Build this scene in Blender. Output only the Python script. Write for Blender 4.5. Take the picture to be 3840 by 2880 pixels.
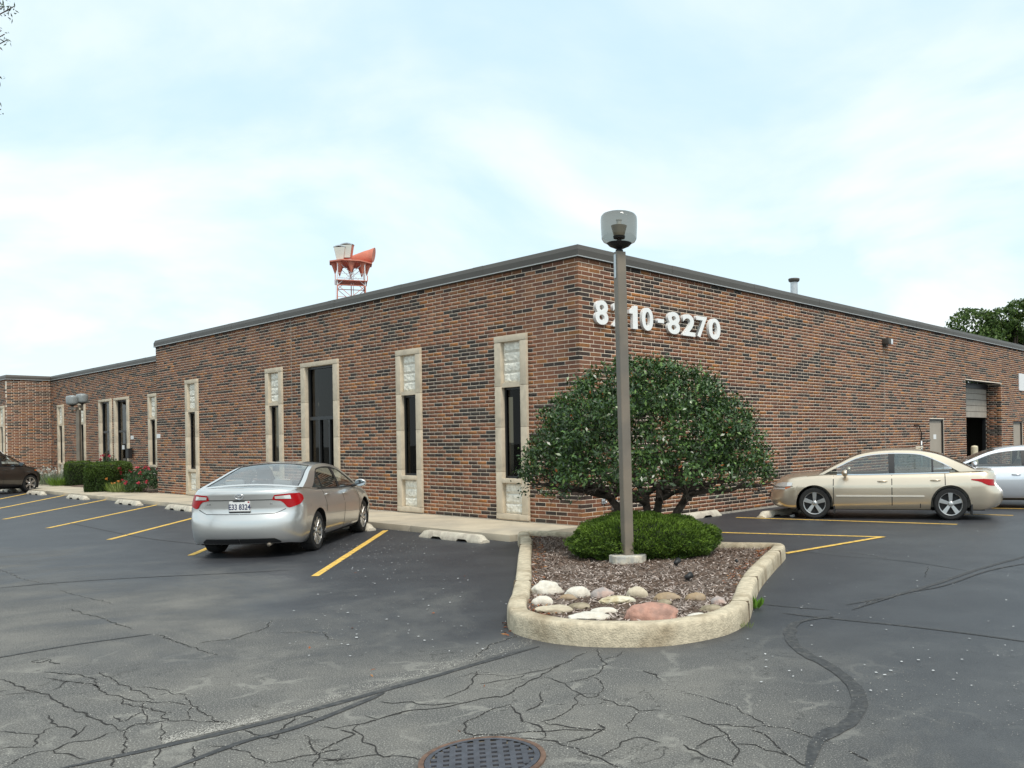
import bpy, bmesh, math, random
import numpy as np
from mathutils import Vector, Matrix, noise as mnoise

# ------------------------------------------------------------------ camera, sky, sun, exposure
for o in list(bpy.data.objects): bpy.data.objects.remove(o)
S = bpy.context.scene
COL = S.collection
PI = math.pi
FPX, ROLL, PX0, PY0, CAMZ = 3201.3985, -0.0153354, 2408.384, 1644.824, 1.769
cd = bpy.data.cameras.new('camera'); cam = bpy.data.objects.new('camera', cd); COL.objects.link(cam)
cd.sensor_width = 36.0; cd.lens = FPX/3840*36.0
cd.shift_x = (1920-PX0)/3840; cd.shift_y = (PY0-1440)/3840
cd.clip_start = .1; cd.clip_end = 3000
cr, sr = math.cos(ROLL), math.sin(ROLL)
cam.matrix_world = Matrix(((cr, -sr, 0, 0), (0, 0, -1, 0), (sr, cr, 0, CAMZ), (0, 0, 0, 1)))
S.camera = cam
S.render.resolution_x, S.render.resolution_y = 1024, 768
S.render.engine = 'CYCLES'
S.view_settings.view_transform = 'Standard'; S.view_settings.look = 'None'
S.view_settings.gamma = 1.0; S.view_settings.exposure = 0.32
S.view_settings.use_curve_mapping = False
SUN_EL, SUN_AZ = math.radians(56), math.radians(150)     # azimuth clockwise from +Y: behind the camera, to its right
W = bpy.data.worlds.new('World'); S.world = W; W.use_nodes = True
def build_world():
    nt = W.node_tree; N = nt.nodes; Lk = nt.links
    for n in list(N): N.remove(n)
    out = N.new('ShaderNodeOutputWorld'); bg = N.new('ShaderNodeBackground'); bg.inputs['Strength'].default_value = .1
    sky = N.new('ShaderNodeTexSky'); sky.sky_type = 'NISHITA'; sky.sun_disc = False
    sky.sun_elevation = SUN_EL; sky.sun_rotation = SUN_AZ; sky.dust_density = 1.5; sky.air_density = 1.0; sky.ozone_density = 1.0
    tc = N.new('ShaderNodeTexCoord'); sp = N.new('ShaderNodeSeparateXYZ'); Lk.new(tc.outputs['Generated'], sp.inputs[0])
    mx = N.new('ShaderNodeMath'); mx.operation = 'MAXIMUM'; Lk.new(sp.outputs['Z'], mx.inputs[0]); mx.inputs[1].default_value = 0.0
    ad = N.new('ShaderNodeMath'); ad.operation = 'ADD'; Lk.new(mx.outputs[0], ad.inputs[0]); ad.inputs[1].default_value = .22
    dv = []
    for c in 'XY':
        d = N.new('ShaderNodeMath'); d.operation = 'DIVIDE'; Lk.new(sp.outputs[c], d.inputs[0]); Lk.new(ad.outputs[0], d.inputs[1]); dv.append(d)
    cb = N.new('ShaderNodeCombineXYZ'); Lk.new(dv[0].outputs[0], cb.inputs[0]); Lk.new(dv[1].outputs[0], cb.inputs[1]); cb.inputs[2].default_value = 1.9
    nz = N.new('ShaderNodeTexNoise'); nz.inputs['Scale'].default_value = 1.15; nz.inputs['Detail'].default_value = 7; nz.inputs['Roughness'].default_value = .52; nz.inputs['Distortion'].default_value = .35
    Lk.new(cb.outputs[0], nz.inputs['Vector'])
    rp = N.new('ShaderNodeMapRange'); rp.interpolation_type = 'SMOOTHSTEP'; Lk.new(nz.outputs['Fac'], rp.inputs['Value'])
    rp.inputs['From Min'].default_value = .36; rp.inputs['From Max'].default_value = .74
    rp.inputs['To Min'].default_value = .0; rp.inputs['To Max'].default_value = 1.0
    # haze towards the horizon
    hz = N.new('ShaderNodeMapRange'); Lk.new(mx.outputs[0], hz.inputs['Value']); hz.inputs['From Min'].default_value = 0; hz.inputs['From Max'].default_value = .30
    hz.inputs['To Min'].default_value = .55; hz.inputs['To Max'].default_value = 0.0
    m2 = N.new('ShaderNodeMath'); m2.operation = 'MAXIMUM'; Lk.new(rp.outputs[0], m2.inputs[0]); Lk.new(hz.outputs[0], m2.inputs[1])
    mix = N.new('ShaderNodeMix'); mix.data_type = 'RGBA'; Lk.new(m2.outputs[0], mix.inputs[0]); mix.inputs[7].default_value = (9.0, 9.3, 9.4, 1)
    veil = N.new('ShaderNodeMix'); veil.data_type = 'RGBA'; veil.inputs[0].default_value = .70; Lk.new(sky.outputs[0], veil.inputs[6]); veil.inputs[7].default_value = (7.0, 9.3, 10.0, 1); Lk.new(veil.outputs[2], mix.inputs[6])
    Lk.new(mix.outputs[2], bg.inputs['Color']); Lk.new(bg.outputs[0], out.inputs['Surface'])
build_world()
sl = bpy.data.lights.new('sun', 'SUN'); sl.energy = 2.2; sl.angle = math.radians(16); sl.color = (1, .94, .85)
so = bpy.data.objects.new('sun', sl); COL.objects.link(so)
sd = Vector((math.sin(SUN_AZ)*math.cos(SUN_EL), math.cos(SUN_AZ)*math.cos(SUN_EL), math.sin(SUN_EL)))
so.rotation_euler = sd.to_track_quat('Z', 'Y').to_euler()

# ------------------------------------------------------------------ helpers
rnd = random.Random(7); rng = np.random.default_rng(7)
K = 3840/2212.0
def ray(px, py):
    x = (px-PX0)/FPX; y = -(py-PY0)/FPX
    return (cr*x-sr*y, 1.0, sr*x+cr*y)
def G(x, y, z=0.0):                 # photo point (2212 wide) that lies on the level z -> world
    d = ray(x*K, y*K); l = (z-CAMZ)/d[2]; return Vector((l*d[0], l, z))
def AT(x, y, dep):                  # photo point at a known depth -> world
    d = ray(x*K, y*K); return Vector((dep*d[0], dep, CAMZ+dep*d[2]))
def PJ(p):                          # world -> photo point (2212 wide)
    x = p[0]/p[1]; y = (p[2]-CAMZ)/p[1]
    x, y = cr*x+sr*y, -sr*x+cr*y
    return ((PX0+FPX*x)/K, (PY0-FPY*y)/K)
FPY = FPX
def link(name, me, mat=None, parent=None, loc=None):
    o = bpy.data.objects.new(name, me); COL.objects.link(o)
    if mat is not None and me is not None and not me.materials:
        for m in (mat if isinstance(mat, (list, tuple)) else [mat]): me.materials.append(m)
    if parent is not None: o.parent = parent
    if loc is not None: o.location = loc
    return o
def tag(o, label=None, cat=None, group=None, kind=None):
    if label: o['label'] = label
    if cat: o['category'] = cat
    if group: o['group'] = group
    if kind: o['kind'] = kind
    return o
def thing(name, label, cat, loc=(0, 0, 0), rz=0.0, group=None):
    o = bpy.data.objects.new(name, None); COL.objects.link(o); o.location = loc; o.rotation_euler = (0, 0, rz); o.empty_display_size = .2
    return tag(o, label, cat, group)
def dup(root, loc, rz, label=None):
    r = root.copy(); COL.objects.link(r); r.location = loc; r.rotation_euler = (0, 0, rz)
    if label: r['label'] = label
    for ch in list(root.children):
        c = ch.copy(); COL.objects.link(c); c.parent = r
        for g in list(ch.children):
            d = g.copy(); COL.objects.link(d); d.parent = c
    return r
class MB:
    def __init__(s): s.v = []; s.f = []; s.mi = []; s.m = 0
    def add(s, vs, fs):
        b = len(s.v); s.v += [tuple(v) for v in vs]
        for f in fs: s.f.append(tuple(b+i for i in f)); s.mi.append(s.m)
        return s
    def box(s, a, b):
        x0, y0, z0 = a; x1, y1, z1 = b
        return s.add([(x0,y0,z0),(x1,y0,z0),(x1,y1,z0),(x0,y1,z0),(x0,y0,z1),(x1,y0,z1),(x1,y1,z1),(x0,y1,z1)],
                     [(0,3,2,1),(4,5,6,7),(0,1,5,4),(1,2,6,5),(2,3,7,6),(3,0,4,7)])
    def grid(s, rows, closed=False):          # rows of equal length
        n = len(rows[0]); b = len(s.v)
        for r in rows: s.v += [tuple(p) for p in r]
        for i in range(len(rows)-1):
            for j in range(n if closed else n-1):
                k = (j+1) % n
                s.f.append((b+i*n+j, b+i*n+k, b+(i+1)*n+k, b+(i+1)*n+j)); s.mi.append(s.m)
        return s
    def tube(s, pts, rad, n=8, cap=True):
        pts = [Vector(p) for p in pts]; rows = []
        if not isinstance(rad, (list, tuple)): rad = [rad]*len(pts)
        up = Vector((0, 0, 1))
        t0 = (pts[1]-pts[0]).normalized()
        if abs(t0.dot(up)) > .9: up = Vector((1, 0, 0))
        for i, p in enumerate(pts):
            t = (pts[min(i+1, len(pts)-1)]-pts[max(i-1, 0)]).normalized()
            a = t.cross(up).normalized(); c = a.cross(t)
            rows.append([p+(a*math.cos(2*PI*k/n)+c*math.sin(2*PI*k/n))*rad[i] for k in range(n)])
            up = c
        b = len(s.v); s.grid(rows, True)
        if cap:
            s.f.append(tuple(b+k for k in range(n))[::-1]); s.mi.append(s.m)
            q = b+(len(pts)-1)*n; s.f.append(tuple(q+k for k in range(n))); s.mi.append(s.m)
        return s
    def lathe(s, prof, n=24, c=(0, 0, 0), axis='z'):
        rows = []
        for r, z in prof:
            row = []
            for k in range(n):
                a = 2*PI*k/n; x, y = r*math.cos(a), r*math.sin(a)
                row.append((c[0]+x, c[1]+y, c[2]+z) if axis == 'z' else (c[0]+x, c[1]+z, c[2]+y))
            rows.append(row)
        return s.grid(rows, True)
    def prism(s, poly, z0, z1):               # poly ccw
        n = len(poly); vs = [(x, y, z0) for x, y in poly]+[(x, y, z1) for x, y in poly]
        fs = [tuple(range(n))[::-1], tuple(range(n, 2*n))]+[(i, (i+1) % n, n+(i+1) % n, n+i) for i in range(n)]
        return s.add(vs, fs)
    def mesh(s, name, smooth=False, bevel=0, angle=None):
        me = bpy.data.meshes.new(name); me.from_pydata(s.v, [], s.f)
        if s.m: me.polygons.foreach_set('material_index', s.mi)
        if bevel or angle is not None:
            bm = bmesh.new(); bm.from_mesh(me); bmesh.ops.remove_doubles(bm, verts=bm.verts, dist=1e-5)
            if bevel: bmesh.ops.bevel(bm, geom=[e for e in bm.edges if len(e.link_faces) == 2 and e.calc_face_angle(0) > .5], offset=bevel, segments=2, affect='EDGES', profile=.6)
            bmesh.ops.recalc_face_normals(bm, faces=bm.faces)
            bm.to_mesh(me); bm.free()
        if smooth or angle is not None:
            me.polygons.foreach_set('use_smooth', [True]*len(me.polygons))
            if angle is not None: me.set_sharp_from_angle(angle=math.radians(angle))
        me.update(); return me
    def build(s, name, mat, parent=None, smooth=False, bevel=0, angle=None, loc=None):
        return link(name, s.mesh(name, smooth, bevel, angle), mat, parent, loc)
def np_mesh(name, V, Q, col=None, smooth=False):
    V = np.asarray(V, np.float32); Q = np.asarray(Q, np.int32); me = bpy.data.meshes.new(name)
    me.vertices.add(len(V)); me.vertices.foreach_set('co', V.ravel())
    n = Q.shape[1]; me.loops.add(Q.size); me.loops.foreach_set('vertex_index', Q.ravel())
    me.polygons.add(len(Q)); me.polygons.foreach_set('loop_start', np.arange(0, Q.size, n, dtype=np.int32))
    me.polygons.foreach_set('loop_total', np.full(len(Q), n, np.int32))
    if smooth: me.polygons.foreach_set('use_smooth', np.ones(len(Q), bool))
    me.update(calc_edges=True); me.validate()
    if col is not None:
        a = me.color_attributes.new('col', 'FLOAT_COLOR', 'POINT'); c = np.ones((len(V), 4), np.float32); c[:, :3] = col; a.data.foreach_set('color', c.ravel())
    return me
def set_col(me, c):
    a = me.color_attributes.new('col', 'FLOAT_COLOR', 'POINT')
    a.data.foreach_set('color', np.tile(np.array([*c, 1], np.float32), len(me.vertices)))
def lerp(a, b, t): return a+(b-a)*t
def interp(tab, x):
    xs = [p[0] for p in tab]; return float(np.interp(x, xs, [p[1] for p in tab]))

# ------------------------------------------------------------------ materials
def MAT(name, col=(.5, .5, .5), rough=.6, metal=0., spec=.5, var=0., vs=5., bump=0., bs=40., coat=0., attr=False, col2=None, c2s=2., c2r=(.45, .6), emit=None, detail=4, stain=0.):
    m = bpy.data.materials.new(name); m.use_nodes = True; nt = m.node_tree; N = nt.nodes; L = nt.links
    p = N['Principled BSDF']; p.inputs['Roughness'].default_value = rough; p.inputs['Metallic'].default_value = metal
    p.inputs['Specular IOR Level'].default_value = spec
    if coat: p.inputs['Coat Weight'].default_value = coat; p.inputs['Coat Roughness'].default_value = .04
    tc = N.new('ShaderNodeNewGeometry'); src = tc.outputs['Position']
    if not attr:
        oc = N.new('ShaderNodeTexCoord'); src = oc.outputs['Object']
    if attr:
        a = N.new('ShaderNodeAttribute'); a.attribute_name = 'col'; cur = a.outputs['Color']
    else:
        r = N.new('ShaderNodeRGB'); r.outputs[0].default_value = (*col, 1); cur = r.outputs[0]
    if col2 is not None:
        n2 = N.new('ShaderNodeTexNoise'); n2.inputs['Scale'].default_value = c2s; n2.inputs['Detail'].default_value = 5; L.new(src, n2.inputs['Vector'])
        mr = N.new('ShaderNodeMapRange'); mr.inputs['From Min'].default_value = c2r[0]; mr.inputs['From Max'].default_value = c2r[1]; L.new(n2.outputs['Fac'], mr.inputs['Value'])
        mx = N.new('ShaderNodeMix'); mx.data_type = 'RGBA'; L.new(mr.outputs[0], mx.inputs[0]); L.new(cur, mx.inputs[6]); mx.inputs[7].default_value = (*col2, 1); cur = mx.outputs[2]
    if var:
        n = N.new('ShaderNodeTexNoise'); n.inputs['Scale'].default_value = vs; n.inputs['Detail'].default_value = detail; L.new(src, n.inputs['Vector'])
        mr = N.new('ShaderNodeMapRange'); mr.inputs['From Min'].default_value = .3; mr.inputs['From Max'].default_value = .7
        mr.inputs['To Min'].default_value = 1-var; mr.inputs['To Max'].default_value = 1+var; L.new(n.outputs['Fac'], mr.inputs['Value'])
        v = N.new('ShaderNodeVectorMath'); v.operation = 'SCALE'; L.new(cur, v.inputs[0]); L.new(mr.outputs[0], v.inputs['Scale']); cur = v.outputs[0]
    if stain:
        mp = N.new('ShaderNodeMapping'); mp.inputs['Scale'].default_value = (1.0, 1.0, .28); L.new(src, mp.inputs['Vector'])
        n = N.new('ShaderNodeTexNoise'); n.inputs['Scale'].default_value = 1.1; n.inputs['Detail'].default_value = 6; L.new(mp.outputs[0], n.inputs['Vector'])
        mr = N.new('ShaderNodeMapRange'); mr.inputs['From Min'].default_value = .35; mr.inputs['From Max'].default_value = .65; mr.inputs['To Min'].default_value = 1-stain; mr.inputs['To Max'].default_value = 1+stain; L.new(n.outputs['Fac'], mr.inputs['Value'])
        v = N.new('ShaderNodeVectorMath'); v.operation = 'SCALE'; L.new(cur, v.inputs[0]); L.new(mr.outputs[0], v.inputs['Scale']); cur = v.outputs[0]
    L.new(cur, p.inputs['Base Color'])
    if bump:
        n = N.new('ShaderNodeTexNoise'); n.inputs['Scale'].default_value = bs; n.inputs['Detail'].default_value = 5; L.new(src, n.inputs['Vector'])
        b = N.new('ShaderNodeBump'); b.inputs['Strength'].default_value = bump; b.inputs['Distance'].default_value = .02; L.new(n.outputs['Fac'], b.inputs['Height']); L.new(b.outputs[0], p.inputs['Normal'])
    return m
def GLASS(name, tint, ior=1.6, rough=.0):
    m = bpy.data.materials.new(name); m.use_nodes = True; nt = m.node_tree; N = nt.nodes; L = nt.links
    for n in list(N):
        if n.type == 'BSDF_PRINCIPLED': N.remove(n)
    out = [n for n in N if n.type == 'OUTPUT_MATERIAL'][0]
    t = N.new('ShaderNodeBsdfTransparent'); t.inputs[0].default_value = (*tint, 1)
    g = N.new('ShaderNodeBsdfGlossy'); g.inputs['Roughness'].default_value = rough; g.inputs[0].default_value = (1, 1, 1, 1)
    f = N.new('ShaderNodeFresnel'); ge = N.new('ShaderNodeNewGeometry'); mr = N.new('ShaderNodeMapRange'); L.new(ge.outputs['Backfacing'], mr.inputs['Value'])
    mr.inputs['To Min'].default_value = ior; mr.inputs['To Max'].default_value = 1/ior; L.new(mr.outputs[0], f.inputs[0])
    mx = N.new('ShaderNodeMixShader'); L.new(f.outputs[0], mx.inputs[0]); L.new(t.outputs[0], mx.inputs[1]); L.new(g.outputs[0], mx.inputs[2]); L.new(mx.outputs[0], out.inputs[0])
    return m
def LEAF(name, rough=.45, trans=.25, spec=.5):
    m = bpy.data.materials.new(name); m.use_nodes = True; nt = m.node_tree; N = nt.nodes; L = nt.links
    p = N['Principled BSDF']; p.inputs['Roughness'].default_value = rough; p.inputs['Specular IOR Level'].default_value = spec
    a = N.new('ShaderNodeAttribute'); a.attribute_name = 'col'; L.new(a.outputs['Color'], p.inputs['Base Color'])
    out = [n for n in N if n.type == 'OUTPUT_MATERIAL'][0]
    if trans:
        t = N.new('ShaderNodeBsdfTranslucent'); L.new(a.outputs['Color'], t.inputs[0])
        mx = N.new('ShaderNodeMixShader'); mx.inputs[0].default_value = trans; L.new(p.outputs[0], mx.inputs[1]); L.new(t.outputs[0], mx.inputs[2]); L.new(mx.outputs[0], out.inputs[0])
    return m
m_brick = MAT('brick', rough=.8, spec=.3, attr=True, var=.22, vs=28, bump=.25, bs=160, stain=.16)
m_mortar = MAT('mortar', (.84, .71, .57), .9, spec=.2, var=.10, vs=3)
m_lime = MAT('limestone', (.60, .515, .395), .85, spec=.25, var=.10, vs=6, col2=(.40, .345, .27), c2s=3.5, c2r=(.56, .85), bump=.1, bs=80)
m_split = MAT('split_stone', (.76, .73, .64), .9, spec=.2, var=.2, vs=14, bump=.5, bs=45)
m_cop_u = MAT('coping_metal', (.078, .070, .060), .5, .1, .4, var=.06, vs=1.5)
m_cop_lip = MAT('coping_drip', (.42, .43, .42), .35, .5)
m_frame = MAT('bronze_frame', (.022, .024, .026), .4, .3)
m_glass = GLASS('window_glass', (.34, .32, .27), 1.22)
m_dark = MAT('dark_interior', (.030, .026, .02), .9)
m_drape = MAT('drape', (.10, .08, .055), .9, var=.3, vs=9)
m_conc = MAT('sidewalk_concrete', (.52, .45, .34), .85, spec=.3, var=.10, vs=2.2, col2=(.42, .37, .29), c2s=.9, bump=.08, bs=120)
m_kerb = MAT('kerb_concrete', (.54, .465, .34), .9, spec=.2, var=.20, vs=18, col2=(.27, .205, .13), c2s=2.4, c2r=(.48, .74), bump=.6, bs=60, detail=8)
m_stop = MAT('wheel_stop_concrete', (.60, .55, .45), .85, spec=.2, var=.12, vs=8, col2=(.45, .40, .33), c2s=6, bump=.3, bs=60)
m_found = MAT('foundation_concrete', (.38, .35, .30), .9, var=.2, vs=6, bump=.3, bs=40)
m_yellow = MAT('yellow_paint', (.74, .47, .10), .75, spec=.3, var=.16, vs=12, col2=(.25, .19, .09), c2s=14, c2r=(.52, .74))
m_seal = MAT('crack_sealer', (.040, .040, .041), .7, var=.4, vs=30, col2=(.075, .072, .067), c2s=12, c2r=(.5, .7), bump=.2, bs=200)
m_white = MAT('white_paint', (.82, .82, .80), .45, var=.03, vs=9)
m_pole = MAT('bronze_pole', (.205, .170, .130), .5, .1, var=.10, vs=4, col2=(.165, .145, .12), c2s=1.3)
m_black = MAT('black_plastic', (.015, .015, .016), .5)
m_globe = GLASS('smoked_globe', (.53, .54, .52), 1.4, .03)
m_bone = MAT('lamp_reflector', (.55, .46, .34), .35, .3)
m_galv = MAT('galvanised_metal', (.52, .54, .55), .4, .6, var=.1, vs=12)
m_doorp = MAT('taupe_door', (.36, .31, .25), .6, var=.05, vs=3)
m_panel = MAT('roller_panel', (.36, .32, .27), .6, var=.12, vs=5)
m_cream = MAT('cream_paint', (.62, .54, .38), .6, var=.1, vs=6)
m_sign = MAT('sign_white', (.75, .75, .74), .5, var=.08, vs=30)
m_iron = MAT('cast_iron', (.085, .088, .105), .45, .4, var=.25, vs=18, bump=.25, bs=120)
m_hole = MAT('drain_hole', (.20, .17, .13), .9, var=.3, vs=40)
m_rust = MAT('rusty_frame', (.13, .075, .05), .8, var=.3, vs=25)
m_bark = MAT('bark', (.07, .055, .042), .9, var=.35, vs=16, bump=.6, bs=30)
m_leaf = LEAF('glossy_leaf', .33, .12, .6)
m_needle = LEAF('yew_needle', .6, .15, .3)
m_tree = LEAF('tree_leaf', .55, .25, .4)
m_core = MAT('shrub_core', (.012, .018, .008), .95)  # near black: shade inside the foliage is put into this colour
m_chip = MAT('mulch_chip', attr=True, rough=.9, spec=.2)
m_mulch = MAT('mulch', (.115, .08, .06), .95, spec=.15, var=.5, vs=30, col2=(.19, .15, .125), c2s=2.0, bump=.9, bs=55, detail=8)
m_red = MAT('tower_red', (.60, .20, .13), .7, var=.12, vs=.5)  # red made paler, with distance haze put into the colour
m_tw = MAT('tower_white', (.72, .72, .72), .6)
m_horn = MAT('horn_cover', (.62, .60, .53), .7, var=.05, vs=.6)
m_roof = MAT('roof_membrane', (.20, .20, .20), .9)
def asphalt_mat():
    m = bpy.data.materials.new('asphalt'); m.use_nodes = True; nt = m.node_tree; N = nt.nodes; L = nt.links
    p = N['Principled BSDF']; p.inputs['Specular IOR Level'].default_value = .4
    geo = N.new('ShaderNodeNewGeometry'); pos = geo.outputs['Position']
    def noise(scale, det=5, rough=.55, vec=None, dist=0):
        n = N.new('ShaderNodeTexNoise'); n.inputs['Scale'].default_value = scale; n.inputs['Detail'].default_value = det; n.inputs['Roughness'].default_value = rough; n.inputs['Distortion'].default_value = dist
        L.new(vec or pos, n.inputs['Vector']); return n.outputs['Fac']
    def rng_(v, a, b, c=0., d=1., smooth=True):
        n = N.new('ShaderNodeMapRange'); n.interpolation_type = 'SMOOTHSTEP' if smooth else 'LINEAR'
        for k, x in zip(('From Min', 'From Max', 'To Min', 'To Max'), (a, b, c, d)): n.inputs[k].default_value = x
        L.new(v, n.inputs['Value']); return n.outputs[0]
    def mth(op, a, b):
        n = N.new('ShaderNodeMath'); n.operation = op
        for i, v in enumerate((a, b)):
            if isinstance(v, (int, float)): n.inputs[i].default_value = v
            else: L.new(v, n.inputs[i])
        return n.outputs[0]
    def mixc(f, a, b):
        n = N.new('ShaderNodeMix'); n.data_type = 'RGBA'; L.new(f, n.inputs[0])
        for i, v in ((6, a), (7, b)):
            if isinstance(v, tuple): n.inputs[i].default_value = (*v, 1)
            else: L.new(v, n.inputs[i])
        return n.outputs[2]
    sp = N.new('ShaderNodeSeparateXYZ'); L.new(pos, sp.inputs[0]); X, Y = sp.outputs['X'], sp.outputs['Y']
    # wear of the sealcoat: the driving lane in front of the stalls is worn, the stalls are dark
    lane = mth('ADD', mth('MULTIPLY', Y, -.18), mth('MULTIPLY', X, -.13))       # grows towards the near left
    wear = mth('ADD', mth('MULTIPLY', noise(.32, 9, .68, dist=.8), 2.6), lane)
    worn = rng_(wear, -.15, .75)
    near = mth('MULTIPLY', rng_(mth('ADD', Y, mth('MULTIPLY', noise(.5, 4), 2.2)), 9.4, 7.3), rng_(mth('ADD', X, mth('MULTIPLY', noise(.7, 5, .65), 1.6)), 2.9, .9, .18, 1.0))     # old surface by the drain
    worn = mth('MAXIMUM', worn, near)
    blot = rng_(noise(1.3, 6, .6), .35, .7)
    seal = mixc(blot, (.028, .030, .036), (.043, .046, .052))
    old = mixc(blot, (.092, .090, .085), (.150, .142, .126))
    agg = N.new('ShaderNodeTexVoronoi'); agg.inputs['Scale'].default_value = 85; L.new(pos, agg.inputs['Vector'])
    aggf = rng_(noise(95, 3, .65), .50, .66)
    old1 = mixc(mth('MULTIPLY', rng_(noise(150, 2, .6), .48, .36), .7), old, (.045, .044, .042))
    old2 = mixc(mth('MULTIPLY', aggf, .62), old1, (.40, .385, .35))
    seal2 = mixc(mth('MULTIPLY', rng_(noise(110, 3, .6), .52, .70), .32), seal, (.15, .148, .142))
    col = mixc(worn, seal2, old2)
    # cracking: warped cells, only on the old surface and in patches of the lane
    wv = N.new('ShaderNodeTexNoise'); wv.inputs['Scale'].default_value = 2.2; wv.inputs['Detail'].default_value = 9; wv.inputs['Roughness'].default_value = .62; L.new(pos, wv.inputs['Vector'])
    va = N.new('ShaderNodeVectorMath'); va.operation = 'MULTIPLY_ADD'; L.new(wv.outputs['Color'], va.inputs[0]); va.inputs[1].default_value = (.75, .75, 0); L.new(pos, va.inputs[2])
    def cells(scale, w, rnd_):
        v = N.new('ShaderNodeTexVoronoi'); v.feature = 'DISTANCE_TO_EDGE'; v.inputs['Scale'].default_value = scale; v.inputs['Randomness'].default_value = rnd_
        L.new(va.outputs[0], v.inputs['Vector']); return rng_(v.outputs['Distance'], w, w*.25)
    wid = noise(6, 3)
    c1 = mth('MULTIPLY', cells(1.55, .013, 1.0), rng_(wid, .55, .65))
    c2 = mth('MULTIPLY', mth('MULTIPLY', cells(4.2, .020, 1.0), rng_(noise(.8, 3), .50, .58)), rng_(noise(9, 3), .40, .52))
    mask = mth('MULTIPLY', mth('MAXIMUM', near, rng_(mth('ADD', noise(.35, 3), mth('MULTIPLY', lane, .15)), .62, .70)), 1.0)
    crack = mth('MULTIPLY', mth('MULTIPLY', mth('MAXIMUM', c1, c2), mask), .7)
    pale = mth('MULTIPLY', mth('MULTIPLY', cells(1.55, .060, 1.0), mask), rng_(noise(2.0, 4), .45, .62))
    col = mixc(mth('MULTIPLY', pale, .55), col, (.27, .26, .23))
    col = mixc(crack, col, (.018, .017, .016))
    L.new(col, p.inputs['Base Color'])
    L.new(rng_(worn, 0, 1, .50, .85), p.inputs['Roughness'])
    h = mth('SUBTRACT', mth('MULTIPLY', noise(110, 3), .25), mth('MULTIPLY', crack, 1.2))
    b = N.new('ShaderNodeBump'); b.inputs['Strength'].default_value = .55; b.inputs['Distance'].default_value = .015; L.new(h, b.inputs['Height']); L.new(b.outputs[0], p.inputs['Normal'])
    return m
m_asph = asphalt_mat()

# ------------------------------------------------------------------ the ground and the setting
ground = MB().add([(-400, -60, 0), (400, -60, 0), (400, 700, 0), (-400, 700, 0)], [(0, 1, 2, 3)]).build('asphalt_lot', m_asph); tag(ground, kind='structure')

OX, OY, RZ = -1.17335, 16.255939, 0.8552244
ZB = .13
RDv = Vector((math.cos(RZ), math.sin(RZ), 0)); LDv = Vector((-math.sin(RZ), math.cos(RZ), 0)); OV = Vector((OX, OY, 0))
def loc2w(x, y, z=0): return OV+RDv*x+LDv*y+Vector((0, 0, z))
def w2loc(p): q = Vector((p[0]-OX, p[1]-OY, 0)); return q.dot(RDv), q.dot(LDv)
REC, Y1, Y2, Y3, XR = 1.9, 21.12, 40.9, 52.0, 38.0
class Run:
    def __init__(s, p0, d, n): s.p0 = p0; s.d = d; s.n = n; s.flip = (d[0]*n[1]-d[1]*n[0]) < 0
    def P(s, a, e, z): return (s.p0[0]+s.d[0]*a+s.n[0]*e, s.p0[1]+s.d[1]*a+s.n[1]*e, z)
    def W(s, a, e, z): p = s.P(a, e, z); return loc2w(*p)
    def box(s, mb, a0, a1, e0, e1, z0, z1):
        P = s.P; vs = [P(a0,e0,z0),P(a1,e0,z0),P(a1,e1,z0),P(a0,e1,z0),P(a0,e0,z1),P(a1,e0,z1),P(a1,e1,z1),P(a0,e1,z1)]
        fs = [(0,3,2,1),(4,5,6,7),(0,1,5,4),(1,2,6,5),(2,3,7,6),(3,0,4,7)]
        if s.flip: fs = [f[::-1] for f in fs]
        return mb.add(vs, fs)
    def hit(s, x, y, e=0.0):        # photo point -> (a, z) on the plane e of this wall
        d = ray(x*K, y*K); o = s.W(0, e, 0); dv = s.W(1, e, 0)-o
        det = d[0]*(-dv.y)+dv.x*d[1]
        l = (o.x*(-dv.y)+dv.x*o.y)/det; a = (d[0]*o.y-d[1]*o.x)/det
        return a, CAMZ+l*d[2]
RL = Run((0, 0), (0, 1), (-1, 0)); RR = Run((0, 0), (1, 0), (0, -1))
RC = Run((REC, Y1), (0, 1), (-1, 0)); RT = Run((0, Y2), (1, 0), (0, -1)); R2 = Run((0, Y2), (0, 1), (-1, 0))
GX0, GX1, GZ = 19.9, 23.75, ZB+3.62
RJ = Run((GX1-.015, 0), (0, 1), (-1, 0))          # brick jamb inside the loading door

BLD = thing('brick_building', 'long single storey brown brick commercial building with flat roof and stone window surrounds', 'building', (OX, OY, 0), RZ)
CH, BL, MJ = .08128, .3048, .0138
def win_open(ac): return (ac-.4975, ac+.4975, ZB+.02, ZB+3.81)
WL = [1.967, 5.625, 12.285, 18.02]
ENT = [(8.77, 10.70)]
WC = [5.75, 14.8, 18.15]
ENTC = [(8.50, 10.33), (10.66, 12.36)]
OPEN = {RL: [win_open(w) for w in WL]+[(a, b, 0, ZB+3.82) for a, b in ENT],
        RC: [win_open(w) for w in WC]+[(a, b, 0, ZB+3.82) for a, b in ENTC],
        RR: [(GX0, GX1, 0, GZ), (16.55, 17.80, 0, ZB+2.16), (25.15, 26.35, 0, ZB+2.11)], RT: [], R2: [win_open(.95)], RJ: []}
LEN = {RL: Y1, RC: Y2-Y1, RR: XR, RT: REC, R2: Y3-Y2, RJ: .62}
ZTOP = ZB+63*CH

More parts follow.
